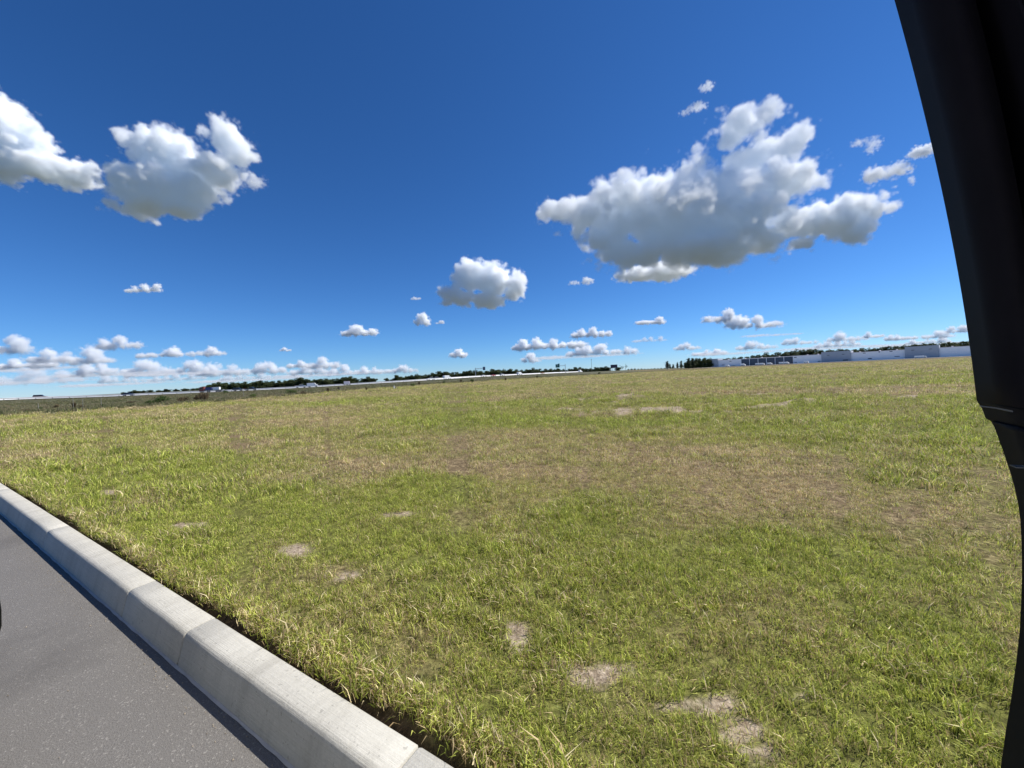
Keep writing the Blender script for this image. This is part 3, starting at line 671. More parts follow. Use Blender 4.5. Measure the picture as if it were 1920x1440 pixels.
def make_tree(name, kind, seed):
    rg = random.Random(seed); root = empty(name, (0, 0, -500))
    if kind == 'oak':                       # unit height 10 m
        bm_obj('trunk', trunk_bm(5.0, 0.32, 7, seed), BARK, root)
        lobes = [(0, 0, 5.2, 2.6, 2.6, 2.4), (0, 0, 2.0, 3.4, 3.4, 1.8)]
        for k in range(11):
            a = k * 2.4 + rg.uniform(-.5, .5); d = rg.uniform(1.6, 3.6); z = rg.uniform(1.8, 7.6); r = rg.uniform(1.3, 2.2)
            lobes.append((d * math.cos(a), d * math.sin(a), z, r, r, r * 0.85))
        lobes.append((rg.uniform(-1, 1), rg.uniform(-1, 1), 8.4, 1.6, 1.6, 1.5))
        vs, fs = leaf_cloud(lobes, 3200, 0.44, seed)
        mesh_obj('crown', vs, fs, LEAF, root)
    else:
        bm_obj('trunk', trunk_bm(9.0, 0.2, 6, seed), BARK, root)
        lobes = []
        for k in range(16):
            t = k / 15; z = 2.2 + 7.6 * t; a = k * 2.4; d = (1 - 0.7 * t) * 1.3 * rg.uniform(0.3, 1.1); r = (1.6 - 0.7 * t) * rg.uniform(0.7, 1.2)
            lobes.append((d * math.cos(a), d * math.sin(a), z, r, r, r * 0.6))
        vs, fs = leaf_cloud(lobes, 1500, 0.32, seed)
        mesh_obj('crown', vs, fs, PINE, root)
    return root
OAKS = [make_tree('oak_tree', 'oak', 100 + k) for k in range(5)]
PINES = [make_tree('pine_tree', 'pine', 200 + k) for k in range(3)]
used = set()
def place_tree(protos, k, px, top, base_off, Hm, label, group, cat='tree', wid=1.0, dmin=330, dmax=1500, depth=None):
    hp = horizon(px) + base_off - top
    D = depth or min(dmax, max(dmin, Hm * FPX / hp))
    pt = at_depth(px, top, D); zb = -1.0
    pr = protos[k % len(protos)]
    if pr.name in used: o = copy_tree(pr)
    else: o = pr; used.add(pr.name)
    o.location = (pt.x, pt.y, zb); s = (pt.z - zb) / 9.9
    o.scale = (s * wid, s * wid, s); o.rotation_euler = (0, 0, random.uniform(0, 6.28))
    tag(o, label, cat, group); return o
outline = [(231, 735), (243, 734), (254, 731), (268, 732), (281, 731), (297, 731), (312, 729), (330, 729), (347, 728), (362, 728), (375, 726), (390, 721), (400, 718), (410, 716), (422, 717), (437, 716), (448, 717), (460, 715), (473, 716), (487, 713), (500, 714), (512, 714), (524, 713), (535, 713), (546, 711), (556, 708.5), (566, 707), (576, 710), (588, 711), (600, 710), (612, 709), (624, 710), (634, 709), (645, 707), (656, 705), (667, 709), (680, 709), (692, 705.5), (700, 709),
           (725, 708.5), (733, 711), (744, 702.5), (753, 707), (762, 705), (771, 703), (780, 701), (790, 703), (800, 701.5), (812, 698.5), (824, 695.5), (836, 697), (847, 697.5), (858, 697), (868, 696), (880, 694), (890, 693.5), (901, 695), (912, 695), (924, 691.5), (935, 692.5), (946, 692), (958, 691), (968, 692), (978, 693), (988, 692), (1000, 689), (1010, 691), (1021, 691), (1033, 691), (1045, 690.5), (1057, 691.5), (1068, 691), (1079, 688), (1088, 688), (1098, 690.5), (1108, 690), (1117, 688), (1127, 688), (1137, 686.5), (1158, 688)]
for i, (px, top) in enumerate(outline):
    lab = next(l for lim, l in ((380, 'low dark tree in the thin line beyond the dark blue car'), (548, 'dark broadleaf tree in the belt behind the flatbed truck and dark pickup'), (640, 'dark broadleaf tree in the belt behind the white pickup and white van'), (710, 'rounded dark tree behind the dark purple car, before the gap in the belt'),
                                (758, 'dark tree standing just right of the gap in the belt'), (886, 'dark broadleaf tree in the belt between the gap and the dark sign'), (1064, 'dark broadleaf tree in the belt between the dark sign and the green sign'), (2000, 'dark broadleaf tree in the belt between the green sign and the billboard')) if px < lim)
    g = 'trees of the belt: ' + lab
    place_tree(OAKS, i, px, top, 2.5, 10.5, lab, g, wid=random.uniform(1.5, 2.1) * (1.6 if px < 385 else 1.0))
for i, px in enumerate(np.linspace(1178, 1246, 12)):
    place_tree(OAKS, i + 2, float(px), 691.2 - 0.02 * (px - 1178) + random.uniform(-.4, .5), 1.5, 9, 'far low hazy tree on the skyline between the bare trees and the pine clump', 'far trees on the skyline', wid=1.6, dmin=900, dmax=1900)
for i, (px, top) in enumerate([(1251, 677.5), (1256, 683), (1262, 683), (1270, 680), (1277, 677), (1284, 680), (1291, 672), (1299, 672)]):
    place_tree(PINES, i, px, top, 3, 12, 'slender dark pine in the clump left of the grey warehouse', 'pines beside the warehouse', wid=random.uniform(1.1, 1.5))
for i, (px, top) in enumerate([(1296, 674), (1304, 671), (1313, 671.5), (1322, 670.5), (1331, 671), (1288, 678)]):
    place_tree(OAKS, i + 1, px, top, 3, 13, 'dark bushy tree standing against the end of the grey warehouse', 'bushy trees at the warehouse end', wid=1.0, depth=600)
for i, (px, top) in enumerate([(1353, 672.5), (1364, 671), (1375, 669.5), (1387, 668.5), (1403, 668), (1412, 666), (1422, 664.5), (1435, 660.5), (1449, 664), (1462, 659.5), (1472, 659.5), (1482, 658), (1495, 654.5), (1507, 655), (1518, 654), (1529, 654), (1540, 655.5), (1556, 655.5), (1570, 654), (1583, 654.5), (1600, 655), (1615, 652), (1628, 652.5), (1642, 652), (1656, 650), (1668, 648.5), (1682, 648), (1695, 646.5), (1708, 645.5), (1722, 645), (1735, 643.5), (1748, 643), (1762, 643), (1776, 641), (1790, 641), (1803, 639.5), (1818, 639), (1835, 638)]):
    lab = next(l for lim, l in ((1392, 'dark tree crown above the warehouse roof left of the dark bays'), (1490, 'dark tree crown above the warehouse roof over the dark bays'), (1545, 'dark tree crown above the white wall between dark bays and first grey block'), (1600, 'dark tree crown peeping over the first grey entrance block'), (1698, 'dark tree crown above the white wall between the two grey blocks'), (1763, 'dark tree crown peeping over the second grey entrance block'), (3000, 'dark tree crown above the white wall next to the car pillar')) if px < lim)
    place_tree(OAKS, i + 3, px, top, 2, 15, lab, 'trees behind the warehouse: ' + lab, wid=random.uniform(1.3, 1.7), depth=float(np.interp(px, [1340, 1840], [760, 560])) + random.uniform(0, 60))
# two thin ragged trees by the billboard
def ragged(px, top, base, D, seed, label):
    a = at_depth(px, base, D); b = at_depth(px, top, D); H = b.z + 1.0
    root = empty('bare_tree', (a.x, a.y, -1.0)); rg = random.Random(seed); bm = bmesh.new(); add_cyl(bm, (0, 0, 0), (0, 0, H * 0.8), 0.22, 0.1, 6)
    tips = []
    for k in range(9):
        z = H * rg.uniform(0.35, 0.8); an = rg.uniform(0, 6.28); l = H * rg.uniform(0.15, 0.3); e = (l * math.cos(an), l * math.sin(an), z + l * 1.0); add_cyl(bm, (0, 0, z), e, 0.08, 0.03, 5); tips.append(e)
    bm_obj('trunk', bm, BARK, root)
    vs, fs = leaf_cloud([(x, y, z, 0.9, 0.9, 0.8) for x, y, z in tips], 260, 0.3, seed); mesh_obj('crown', vs, fs, PINE, root)
    tag(root, label, 'tree')
ragged(1166, 685, 694, 640, 3, 'thin ragged half-bare tree next to the billboard'); ragged(1173, 684, 694, 660, 5, 'forked half-bare tree farther from the billboard')

# ------------------------------------------------------------------ highway, barrier, guardrail
def ribbon(name, o0, o1, z0, z1, mat, a=0, b=None, kind=None):
    vs = []; fs = []
    H = HW[a:b]; Nn = HN_[a:b]
    for h, n in zip(H, Nn): vs += [(h[0] + n[0] * o0, h[1] + n[1] * o0, h[2] + z0), (h[0] + n[0] * o1, h[1] + n[1] * o1, h[2] + z1)]
    for i in range(len(H) - 1): fs.append((2 * i, 2 * i + 1, 2 * i + 3, 2 * i + 2))
    o = mesh_obj(name, vs, fs, mat); tag(o, kind=kind) if kind else None; return o
ribbon('highway', -14, 15, 0.0, 0.0, plain('highway_asphalt', (0.17, 0.17, 0.165), 0.9, 0.2, scale=0.2), kind='structure')
WHITEC = plain('white_concrete', (0.86, 0.85, 0.82), 0.8, 0.2, scale=0.5, var=0.06)
prof = [(0.30, 0.0), (0.27, 0.10), (0.16, 0.33), (0.10, 0.86), (-0.10, 0.86), (-0.16, 0.33), (-0.27, 0.10), (-0.30, 0.0)]
def sweep(name, prof, off, mat, a, b, parent=None, dz=0.0):
    vs = []; fs = []; m_ = len(prof)
    for h, n in zip(HW[a:b], HN_[a:b]):
        for o_, z in prof: vs.append((h[0] + n[0] * (off + o_), h[1] + n[1] * (off + o_), h[2] + z + dz))
    L = len(HW[a:b])
    for i in range(L - 1):
        for k in range(m_ - 1): fs.append((i * m_ + k, i * m_ + k + 1, (i + 1) * m_ + k + 1, (i + 1) * m_ + k))
    fs.append(tuple(range(m_))); fs.append(tuple((L - 1) * m_ + k for k in range(m_ - 1, -1, -1)))
    return mesh_obj(name, vs, fs, mat, parent)
def hwk(px):
    r = ray(px, horizon(px)); az = math.atan2(r.x, r.y); return int(np.argmin(np.abs(np.arctan2(HW[:, 0], HW[:, 1]) - az)))
tag(sweep('median_barrier', prof, 0.0, WHITEC, 0, hwk(1094)), 'long white concrete barrier wall along the middle of the highway', 'barrier')
STEEL = plain('galvanised_steel', (0.40, 0.41, 0.41), 0.5, 0.5, 0.3); DSTEEL = plain('weathered_steel', (0.20, 0.20, 0.19), 0.6, 0.4, 0.2)
gr = empty('guardrail', (0, 0, 0)); tag(gr, 'grey steel guardrail on posts along the near edge of the highway', 'guardrail')
wp = [(0.0, 0.42), (0.06, 0.47), (0.02, 0.54), (0.06, 0.61), (0.0, 0.68), (-0.02, 0.68), (-0.02, 0.42)]
ka, kb = hwk(-60), hwk(900)
sweep('rail', wp, 14.2, STEEL, ka, kb, gr)
pm = None
for k in range(ka, kb, 1):
    if pm is None:
        bm = bmesh.new(); add_box(bm, (0, 0, 0.2), (0.14, 0.2, 0.95)); p_ = bm_obj('post', bm, DSTEEL, gr); pm = p_.data
    else:
        p_ = bpy.data.objects.new('post', pm); C.objects.link(p_); p_.parent = gr
    p_.location = (HW[k, 0] + HN_[k, 0] * 14.05, HW[k, 1] + HN_[k, 1] * 14.05, HW[k, 2]); p_.rotation_euler = (0, 0, math.atan2(HT_[k, 1], HT_[k, 0]))

# ------------------------------------------------------------------ vehicles
GLASS = plain('dark_glass', (0.02, 0.025, 0.03), 0.12, 0.6); TYRE = plain('tyre_rubber', (0.02, 0.02, 0.02), 0.9, 0.2); RIM = plain('wheel_metal', (0.45, 0.45, 0.46), 0.35, 0.5, 0.7)
LAMP = plain('lamp_lens', (0.7, 0.7, 0.68), 0.2, 0.6); TAIL = plain('tail_lens', (0.35, 0.02, 0.02), 0.3, 0.5)
PAINT = {}
def paint(c):
    if c not in PAINT: PAINT[c] = plain('car_paint', c, 0.35, 0.5, var=0.04)
    return PAINT[c]
SHAPES = {   # length profile (x forward, z), roof cabin profile, wheel positions
    'car': (4.7, [(-2.3, .35), (-2.35, .75), (-2.2, .98), (1.0, .95), (2.1, .80), (2.3, .6), (2.3, .35)], [(-1.9, .96), (-1.2, 1.42), (.3, 1.45), (1.1, .94)], (-1.4, 1.4), .33),
    'suv': (4.8, [(-2.3, .4), (-2.35, .8), (-2.3, 1.08), (1.1, 1.06), (2.15, .95), (2.3, .7), (2.3, .4)], [(-2.28, 1.06), (-2.05, 1.72), (.4, 1.75), (1.15, 1.05)], (-1.4, 1.4), .38),
    'pickup': (5.8, [(-2.9, .5), (-2.9, 1.12), (-0.6, 1.12), (-.6, 1.1), (1.5, 1.12), (2.7, 1.05), (2.9, .8), (2.9, .5)], [(-.65, 1.10), (-.5, 1.82), (.9, 1.85), (1.6, 1.10)], (-1.75, 1.85), .40),
    'van': (5.6, [(-2.8, .4), (-2.8, 2.2), (-2.6, 2.35), (1.2, 2.35), (1.7, 1.5), (2.6, 1.15), (2.8, .8), (2.8, .4)], None, (-1.7, 1.8), .36),
}
def vehicle(kind, col, px, off, label, name, flip=False, sc_=1.0):
    L, body, cab, (wr, wf), wrad = SHAPES[kind]; hw_ = 0.92 if kind in ('car', 'suv') else 1.0
    p_, hd = hw_at(px, off); root = empty(name, p_, hd + (math.pi if flip else 0))
    bm = bmesh.new(); add_prism(bm, body, -hw_, hw_)
    bmesh.ops.bevel(bm, geom=[e for e in bm.edges], offset=0.05, segments=1, affect='EDGES')
    bm_obj('body', bm, paint(col), root)
    if cab:
        bm = bmesh.new(); n = len(cab); vs_l = [bm.verts.new((x, -hw_ + 0.06 + (0.14 if 0 < i < n - 1 else 0), z)) for i, (x, z) in enumerate(cab)]; vs_r = [bm.verts.new((x, hw_ - 0.06 - (0.14 if 0 < i < n - 1 else 0), z)) for i, (x, z) in enumerate(cab)]
        bm.faces.new(vs_l); bm.faces.new(vs_r[::-1])
        for i in range(n - 1): bm.faces.new((vs_l[i], vs_r[i], vs_r[i + 1], vs_l[i + 1]))
        bm_obj('cabin_glass', bm, GLASS, root)
        x0, x1, z = cab[1][0], cab[2][0], (cab[1][1] + cab[2][1]) / 2
        bm = bmesh.new(); add_box(bm, ((x0 + x1) / 2, 0, z + 0.02), (x1 - x0 + 0.12, 2 * (hw_ - 0.18), 0.09)); bmesh.ops.bevel(bm, geom=list(bm.edges), offset=0.03, segments=1, affect='EDGES')
        bm_obj('roof', bm, paint(col), root)
    else:
        bm = bmesh.new(); add_prism(bm, [(1.02, 1.5), (1.22, 2.2), (1.32, 2.12), (1.62, 1.52)], -hw_ - 0.01, hw_ + 0.01); bm_obj('side_window', bm, GLASS, root)
    for s in (-1, 1):
        for x in (wr, wf):
            bm = bmesh.new(); add_cyl(bm, (x, s * (hw_ - 0.22), wrad), (x, s * (hw_ + 0.01), wrad), wrad, seg=14); wo_ = bm_obj('wheel', bm, TYRE, root)
            bm = bmesh.new(); add_cyl(bm, (x, s * (hw_ - 0.02), wrad), (x, s * (hw_ + 0.025), wrad), wrad * 0.6, seg=10); bm_obj('rim', bm, RIM, wo_)
        bm = bmesh.new(); add_box(bm, (body[-2][0] - 0.02, s * (hw_ - 0.28), body[-2][1] + 0.05), (0.1, 0.36, 0.16)); bm_obj('headlight', bm, LAMP, root)
        bm = bmesh.new(); add_box(bm, (body[1][0] + 0.02, s * (hw_ - 0.2), body[1][1] + 0.05), (0.1, 0.26, 0.2)); bm_obj('tail_light', bm, TAIL, root)
    root.scale = (sc_,) * 3; tag(root, label, {'car': 'car', 'suv': 'suv', 'pickup': 'pickup', 'van': 'van'}[kind]); return root
W_ = (0.80, 0.80, 0.79)
vehicle('suv', (0.10, 0.015, 0.02), 71, -5.0, 'dark maroon SUV showing only its top over the white barrier', 'suv')
vehicle('car', (0.03, 0.05, 0.11), 229, 6.0, 'dark blue car passing in front of the white barrier left of the red truck', 'car')
vehicle('suv', (0.03, 0.035, 0.04), 446, 6.0, 'dark SUV between the red truck and the dark pickup', 'suv')
vehicle('pickup', (0.025, 0.03, 0.03), 472, 6.0, 'dark pickup just left of the white pickup with the long hood', 'pickup_truck')
vehicle('pickup', W_, 557, 6.0, 'white pickup driving just left of the white delivery van', 'pickup_truck')
vehicle('van', W_, 583, 6.0, 'white delivery van driving right behind a white pickup', 'delivery_van')
vehicle('car', (0.03, 0.02, 0.05), 641, 6.0, 'dark purple car pulling a small white box trailer', 'car')
vehicle('pickup', W_, 807, 6.0, 'white pickup in front of the barrier below the taller trees', 'pickup_truck')
vehicle('suv', (0.25, 0.25, 0.26), 823, -5.0, 'grey SUV showing its roof above the barrier', 'suv')
vehicle('van', W_, 843, 6.0, 'white van next to the end of the thick white barrier line', 'delivery_van')
vehicle('car', W_, 902, 6.0, 'white car close to the post of the dark sign', 'car')
vehicle('car', (0.40, 0.05, 0.03), 921, 6.0, 'red car between two white cars on the highway', 'car')
vehicle('suv', W_, 938, 6.0, 'white SUV right of the red car', 'suv')
vehicle('van', W_, 971, 6.0, 'white van alone on the highway before the green sign', 'delivery_van')
vehicle('car', (0.45, 0.20, 0.05), 1016, 6.0, 'orange car on the highway left of the green sign', 'car')
vehicle('van', W_, 1088, 6.0, 'white van far along the highway beyond the green sign post', 'delivery_van')
# small white trailer behind the purple car
p_, hd = hw_at(649, 6.0); tr = empty('box_trailer', p_, hd)
bm = bmesh.new(); add_box(bm, (0, 0, 1.35), (3.2, 1.9, 1.7)); bmesh.ops.bevel(bm, geom=list(bm.edges), offset=0.05, segments=1, affect='EDGES'); bm_obj('box', bm, paint((0.78, 0.70, 0.70)), tr)
bm = bmesh.new(); add_box(bm, (-2.2, 0, 0.5), (1.4, 0.12, 0.1)); bm_obj('drawbar', bm, DSTEEL, tr)
for s in (-1, 1):
    bm = bmesh.new(); add_cyl(bm, (0.1, s * 0.75, 0.33), (0.1, s * 0.97, 0.33), 0.33, seg=12); bm_obj('wheel', bm, TYRE, tr)
tag(tr, 'small white box trailer behind the dark purple car', 'trailer')
# red truck with a car-carrying trailer
p_, hd = hw_at(392, 6.0); ht = empty('flatbed_truck', p_, hd); RED = paint((0.20, 0.05, 0.04))
bm = bmesh.new(); add_prism(bm, [(-5.4, .6), (-5.4, 1.5), (-5.0, 2.9), (-3.2, 2.95), (-3.2, .6)], -1.1, 1.1); bmesh.ops.bevel(bm, geom=list(bm.edges), offset=0.08, segments=1, affect='EDGES'); cb = bm_obj('cab', bm, RED, ht)
bm = bmesh.new(); add_box(bm, (-4.45, 0, 2.25), (0.8, 2.24, 0.7)); bm_obj('side_window', bm, GLASS, cb)
bm = bmesh.new(); add_box(bm, (1.0, 0, 1.0), (8.6, 2.3, 0.28)); bm_obj('flatbed', bm, DSTEEL, ht)
for x in (-4.5, -1.6, 2.4, 3.6):
    for s in (-1, 1):
        bm = bmesh.new(); add_cyl(bm, (x, s * 0.85, 0.48), (x, s * 1.14, 0.48), 0.48, seg=14); bm_obj('wheel', bm, TYRE, ht)
tag(ht, 'red flatbed truck carrying a blue and white load', 'truck')
for x, c, lab in ((-1.2, (0.06, 0.06, 0.17), 'dark blue crate carried behind the red cab'), (2.2, W_, 'white covered load at the rear of the flatbed truck')):
    bm = bmesh.new(); add_box(bm, (0, 0, 0.65), (2.9, 2.0, 1.3)); add_box(bm, (0, 0, 1.33), (2.95, 2.06, 0.08)); bmesh.ops.bevel(bm, geom=list(bm.edges), offset=0.04, segments=1, affect='EDGES')
    o = bm_obj('cargo_crate', bm, paint(c)); o.location = p_ + Matrix.Rotation(hd, 3, 'Z') @ Vector((x, 0, 1.15)); o.rotation_euler = (0, 0, hd); tag(o, lab, 'crate')

# ------------------------------------------------------------------ signs, poles, billboard
GREEN = plain('sign_green', (0.01, 0.14, 0.10), 0.4, 0.5); SWHITE = plain('sign_white', (0.8, 0.8, 0.8), 0.5, 0.4); SBACK = plain('sign_back', (0.12, 0.16, 0.22), 0.6, 0.4)
def truss(bm, a, b, w=0.5):
    a = Vector(a); b = Vector(b)
    for dz in (0, w): add_cyl(bm, a + Vector((0, 0, dz)), b + Vector((0, 0, dz)), 0.09, seg=6)
    n = 7
    for i in range(n):
        q = a.lerp(b, i / n); r_ = a.lerp(b, (i + 1) / n); add_cyl(bm, q + Vector((0, 0, w if i % 2 else 0)), r_ + Vector((0, 0, 0 if i % 2 else w)), 0.05, seg=5)
def cantilever(ppx, ptop, pbase, D, x0, x1, y0, y1, mat, label, tab=False, face=True):
    b = at_depth(ppx, pbase, D); t = at_depth(ppx, ptop, D); root = empty('overhead_sign', (b.x, b.y, b.z - 0.8)); o0 = root.location
    bm = bmesh.new(); add_cyl(bm, (0, 0, 0), (0, 0, t.z - o0.z), 0.28, 0.22, 10); bm_obj('post', bm, STEEL, root)
    c0 = at_depth(x0, (y0 + y1) / 2, D) - o0; c1 = at_depth(x1, (y0 + y1) / 2, D) - o0
    far = c0 if abs(c0.x) > abs(c1.x) else c1
    bm = bmesh.new(); zc = (c0.z + c1.z) / 2; truss(bm, (0, 0, zc - 0.2), (far.x, 0.0, zc - 0.2), 0.6); bm_obj('arm', bm, STEEL, root)
    p0 = at_depth(x0, y0, D) - o0; p1 = at_depth(x1, y1, D) - o0; w_ = p1.x - p0.x; h_ = p0.z - p1.z
    bm = bmesh.new(); add_box(bm, ((p0.x + p1.x) / 2, -0.3, (p0.z + p1.z) / 2), (w_, 0.08, h_)); pn = bm_obj('panel', bm, mat, root)
    if tab:
        bm = bmesh.new(); add_box(bm, (p1.x - w_ * 0.2, -0.3, p0.z + 0.30), (w_ * 0.4, 0.08, 0.62)); bm_obj('exit_tab', bm, mat, root)
        bm = bmesh.new(); cx, cz = (p0.x + p1.x) / 2, (p0.z + p1.z) / 2; q = w_ * 0.16
        add_box(bm, (cx - q * 0.6, -0.355, cz - q * 0.2), (q * 0.45, 0.02, q * 2.2)); add_box(bm, (cx + q * 0.1, -0.355, cz + q * 0.9), (q * 1.9, 0.02, q * 0.45)); bm_obj('arrow_mark', bm, SWHITE, pn)
    tag(root, label, 'sign'); return root
cantilever(892, 689.5, 706, 310, 905.2, 910, 687.8, 694, SBACK, 'dark blue-grey sign panel on a long arm from a pale post', face=False)
cantilever(1060.3, 682.5, 698, 400, 1041.5, 1049.3, 683.2, 689, GREEN, 'green highway exit sign with a small tab, hung on a cantilever arm', tab=True)
def pole(px, ytop, ybase, D, r, mat, label, cat='pole', name='utility_pole', cap=None):
    b = at_depth(px, ybase, D); t = at_depth(px, ytop, D); root = empty(name, (b.x, b.y, b.z - 0.4)); H = t.z - b.z + 0.4
    bm = bmesh.new(); add_cyl(bm, (0, 0, 0), (0, 0, H), r, r * 0.75, 8); bm_obj('shaft', bm, mat, root)
    if cap == 'mast':
        bm = bmesh.new(); add_cyl(bm, (0, 0, H), (0, 0, H + 0.5), r * 1.6, r * 1.6, 8); add_box(bm, (0, 0, H - 0.2), (r * 7, 0.12, 0.25)); bm_obj('lamp_head', bm, DSTEEL, root)
    elif cap == 'arm':
        bm = bmesh.new(); add_box(bm, (0, 0, H - 0.5), (1.6, 0.1, 0.12)); bm_obj('crossarm', bm, DSTEEL, root)
    else:
        bm = bmesh.new(); add_cyl(bm, (0, 0, H), (0, 0, H + r * 0.8), r * 1.15, r * 0.3, 8); bm_obj('cap', bm, mat, root)
    tag(root, label, cat); return root
PALE = plain('pale_post', (0.42, 0.40, 0.35), 0.8, 0.2)
pole(1109.5, 674, 694, 520, 0.22, DSTEEL, 'tall thin mast rising over the tree belt, free of any sign', cap='mast', name='light_mast')
pole(1143, 689, 696, 480, 0.28, PALE, 'short pale post standing left of the billboard')
pole(1250.3, 683, 696, 340, 0.16, PALE, 'pale pole in front of the tallest pine at the clump edge', cap='arm')
for px, a_, b_ in ((1263.5, 688, 695.5), (1274, 687, 694.5), (1283, 686, 694)):
    o = pole(px, a_, b_, 340, 0.12, PALE, 'short pale post at the foot of the pine clump'); o['group'] = 'posts at the pine clump'
b = at_depth(1151.5, 694, 600); bb = empty('billboard', (b.x, b.y, -1.0))
bz0 = at_depth(1151, 690, 600).z + 1; bz1 = at_depth(1151, 683.8, 600).z + 1; bw = 12.5 * 600 / FPX
bm = bmesh.new(); add_box(bm, (0, 0, (bz0 + bz1) / 2), (bw, 0.5, bz1 - bz0)); pn = bm_obj('panel', bm, plain('billboard_back', (0.07, 0.06, 0.09), 0.8, 0.2), bb)
for i in range(5):
    bm = bmesh.new(); add_box(bm, (-bw / 2 + bw * (i + .5) / 5, -0.3, (bz0 + bz1) / 2), (0.2, 0.14, bz1 - bz0 + 0.7)); bm_obj('frame_bar', bm, DSTEEL, pn)
for s in (-1, 1):
    bm = bmesh.new(); add_cyl(bm, (s * bw * 0.3, 0, -0.5), (s * bw * 0.3, 0, bz0), 0.25, seg=8); bm_obj('post', bm, DSTEEL, bb)
tag(bb, 'dark billboard seen from behind above the tree belt', 'billboard')

# ------------------------------------------------------------------ warehouse
WA = np.array([330.0, 575.0]); WB = np.array([471.0, 397.0]); WU = (WB - WA) / np.linalg.norm(WB - WA); WNRM = np.array([WU[1], -WU[0]])   # towards the camera side
if WNRM @ WA > 0: WNRM = -WNRM
def w_t(px):
    r = ray(px, horizon(px)); dx, dy = r.x, r.y
    A = np.array([[dx, -WU[0]], [dy, -WU[1]]]); k, t = np.linalg.solve(A, WA); return t
ZB, HH = -0.9, 10.6
wh = empty('warehouse', (WA[0], WA[1], ZB), math.atan2(WU[1], WU[0])); tag(wh, 'long low warehouse of white and blue-grey wall panels beyond the field', 'warehouse')
sgn = 1.0 if (np.array([-WU[1], WU[0]]) @ WNRM) > 0 else -1.0      # local +y or -y faces the camera
WPAN = plain('white_panel', (0.92, 0.91, 0.90), 0.6, 0.3, var=0.03, scale=0.3); GPAN = plain('grey_panel', (0.40, 0.43, 0.47), 0.6, 0.3, var=0.04, scale=0.3); DPAN = plain('dark_bay', (0.055, 0.075, 0.11), 0.35, 0.4, var=0.08); ROOFT = plain('roof_trim', (0.80, 0.74, 0.72), 0.6, 0.3); SLOT = plain('dark_slot', (0.03, 0.035, 0.045), 0.4, 0.4)
def wbox(name, t0, t1, z0, z1, out0, out1, mat, parent=wh, bev=0.0):
    bm = bmesh.new(); y0, y1 = sgn * out0, sgn * out1
    add_box(bm, ((t0 + t1) / 2, (y0 + y1) / 2, (z0 + z1) / 2), (abs(t1 - t0), abs(y1 - y0), z1 - z0)); return bm_obj(name, bm, mat, parent)
T = w_t
TE = T(1935) + 0.0
wbox('main_hall', T(1346), TE, -0.5, HH - 0.35, -70, 0, WPAN)
rf = wbox('roof_edge', T(1346) - 0.3, TE, HH - 0.35, HH + 0.25, -70.4, 0.35, ROOFT)
for px in (1362, 1394, 1425, 1458, 1511, 1531, 1610, 1648, 1680, 1785):
    wbox('roof_vent', T(px) - 0.7, T(px) + 0.7, HH + 0.25, HH + 1.2, -9, -7, ROOFT, rf)
def wallpanels(p0, p1, n):
    a, b = T(p0), T(p1)
    for i in range(n):
        wbox('wall_panel', a + (b - a) * i / n + 0.06, a + (b - a) * (i + 1) / n - 0.06, -0.4, HH - 0.38, 0.0, 0.18, WPAN)
wallpanels(1348, 1390, 3); wallpanels(1488, 1540, 3); wallpanels(1596, 1697, 5); wallpanels(1761, 1900, 7)
bays = [1390, 1405.6, 1421.6, 1437.3, 1453.6, 1470, 1487.5]
for a, b in zip(bays[:-1], bays[1:]): wbox('dark_bay', T(a) + 0.3, T(b) - 0.3, -0.4, HH - 0.6, 0.0, 0.12, DPAN)
for a in bays: wbox('pier', T(a) - 0.28, T(a) + 0.28, -0.4, HH - 0.4, 0.0, 0.45, WPAN)
for a, b, h in ((1541, 1596, 13.2), (1697, 1761, 13.4)):
    tb = wbox('entrance_block', T(a), T(b), -0.5, h, -12, 1.6, GPAN)
    n = 4
    for i in range(n):
        q0 = T(a) + (T(b) - T(a)) * i / n; q1 = T(a) + (T(b) - T(a)) * (i + 1) / n; wbox('wall_panel', q0 + 0.06, q1 - 0.06, -0.4, h - 0.15, 1.6, 1.72, GPAN, tb)
    wbox('parapet_cap', T(a) - 0.1, T(b) + 0.1, h, h + 0.22, -12.1, 1.85, GPAN, tb)
eb = wbox('end_block', T(1332.5), T(1347), -0.5, 13.0, -16, 1.6, GPAN)
wbox('side_return', T(1332.5) - 0.12, T(1332.5), -0.5, 13.1, -16, 1.5, plain('grey_side_panel', (0.36, 0.38, 0.41), 0.6, 0.3), eb)
wbox('parapet_cap', T(1332.5) - 0.2, T(1347) + 0.1, 13.0, 13.25, -16.1, 1.8, GPAN, eb)
for px, yy, wpx, hpx, par, o_ in ((1370, 677.4, 2.6, 1.0, wh, .2), (1491.5, 670.3, 2.8, 1.3, wh, .2), (1492, 679.3, 3, 1, wh, .2), (1356, 684.3, 4, 1, wh, .2), (1375, 686.3, 6, 1.2, wh, .2), (1536, 677.3, 3.2, 1.2, wh, .2), (1554, 666.2, 2.6, .8, wh, 1.75), (1582, 664.3, 2.6, .8, wh, 1.75), (1586, 675, 5.5, 1.8, wh, 1.75), (1621, 662, 3, 1.1, wh, .2), (1631, 672.3, 4, 1.6, wh, .2), (1649, 659.7, 1.4, 1.8, wh, .2), (1671, 658.8, 3, 1.1, wh, .2), (1682, 668.4, 5, 1, wh, .2), (1712, 656.6, 3, .8, wh, 1.75), (1745, 654.3, 3, .8, wh, 1.75)):
    t = T(px); pt = WA + WU * t; D = pt[1]; z = at_depth(px, yy, D).z - ZB; m_ = D / FPX
    wl = wpx * m_ * 1.35
    o = wbox('window_slot', t - wl / 2, t + wl / 2, z - hpx * m_ / 2, z + hpx * m_ / 2, o_, o_ + 0.06, SLOT)
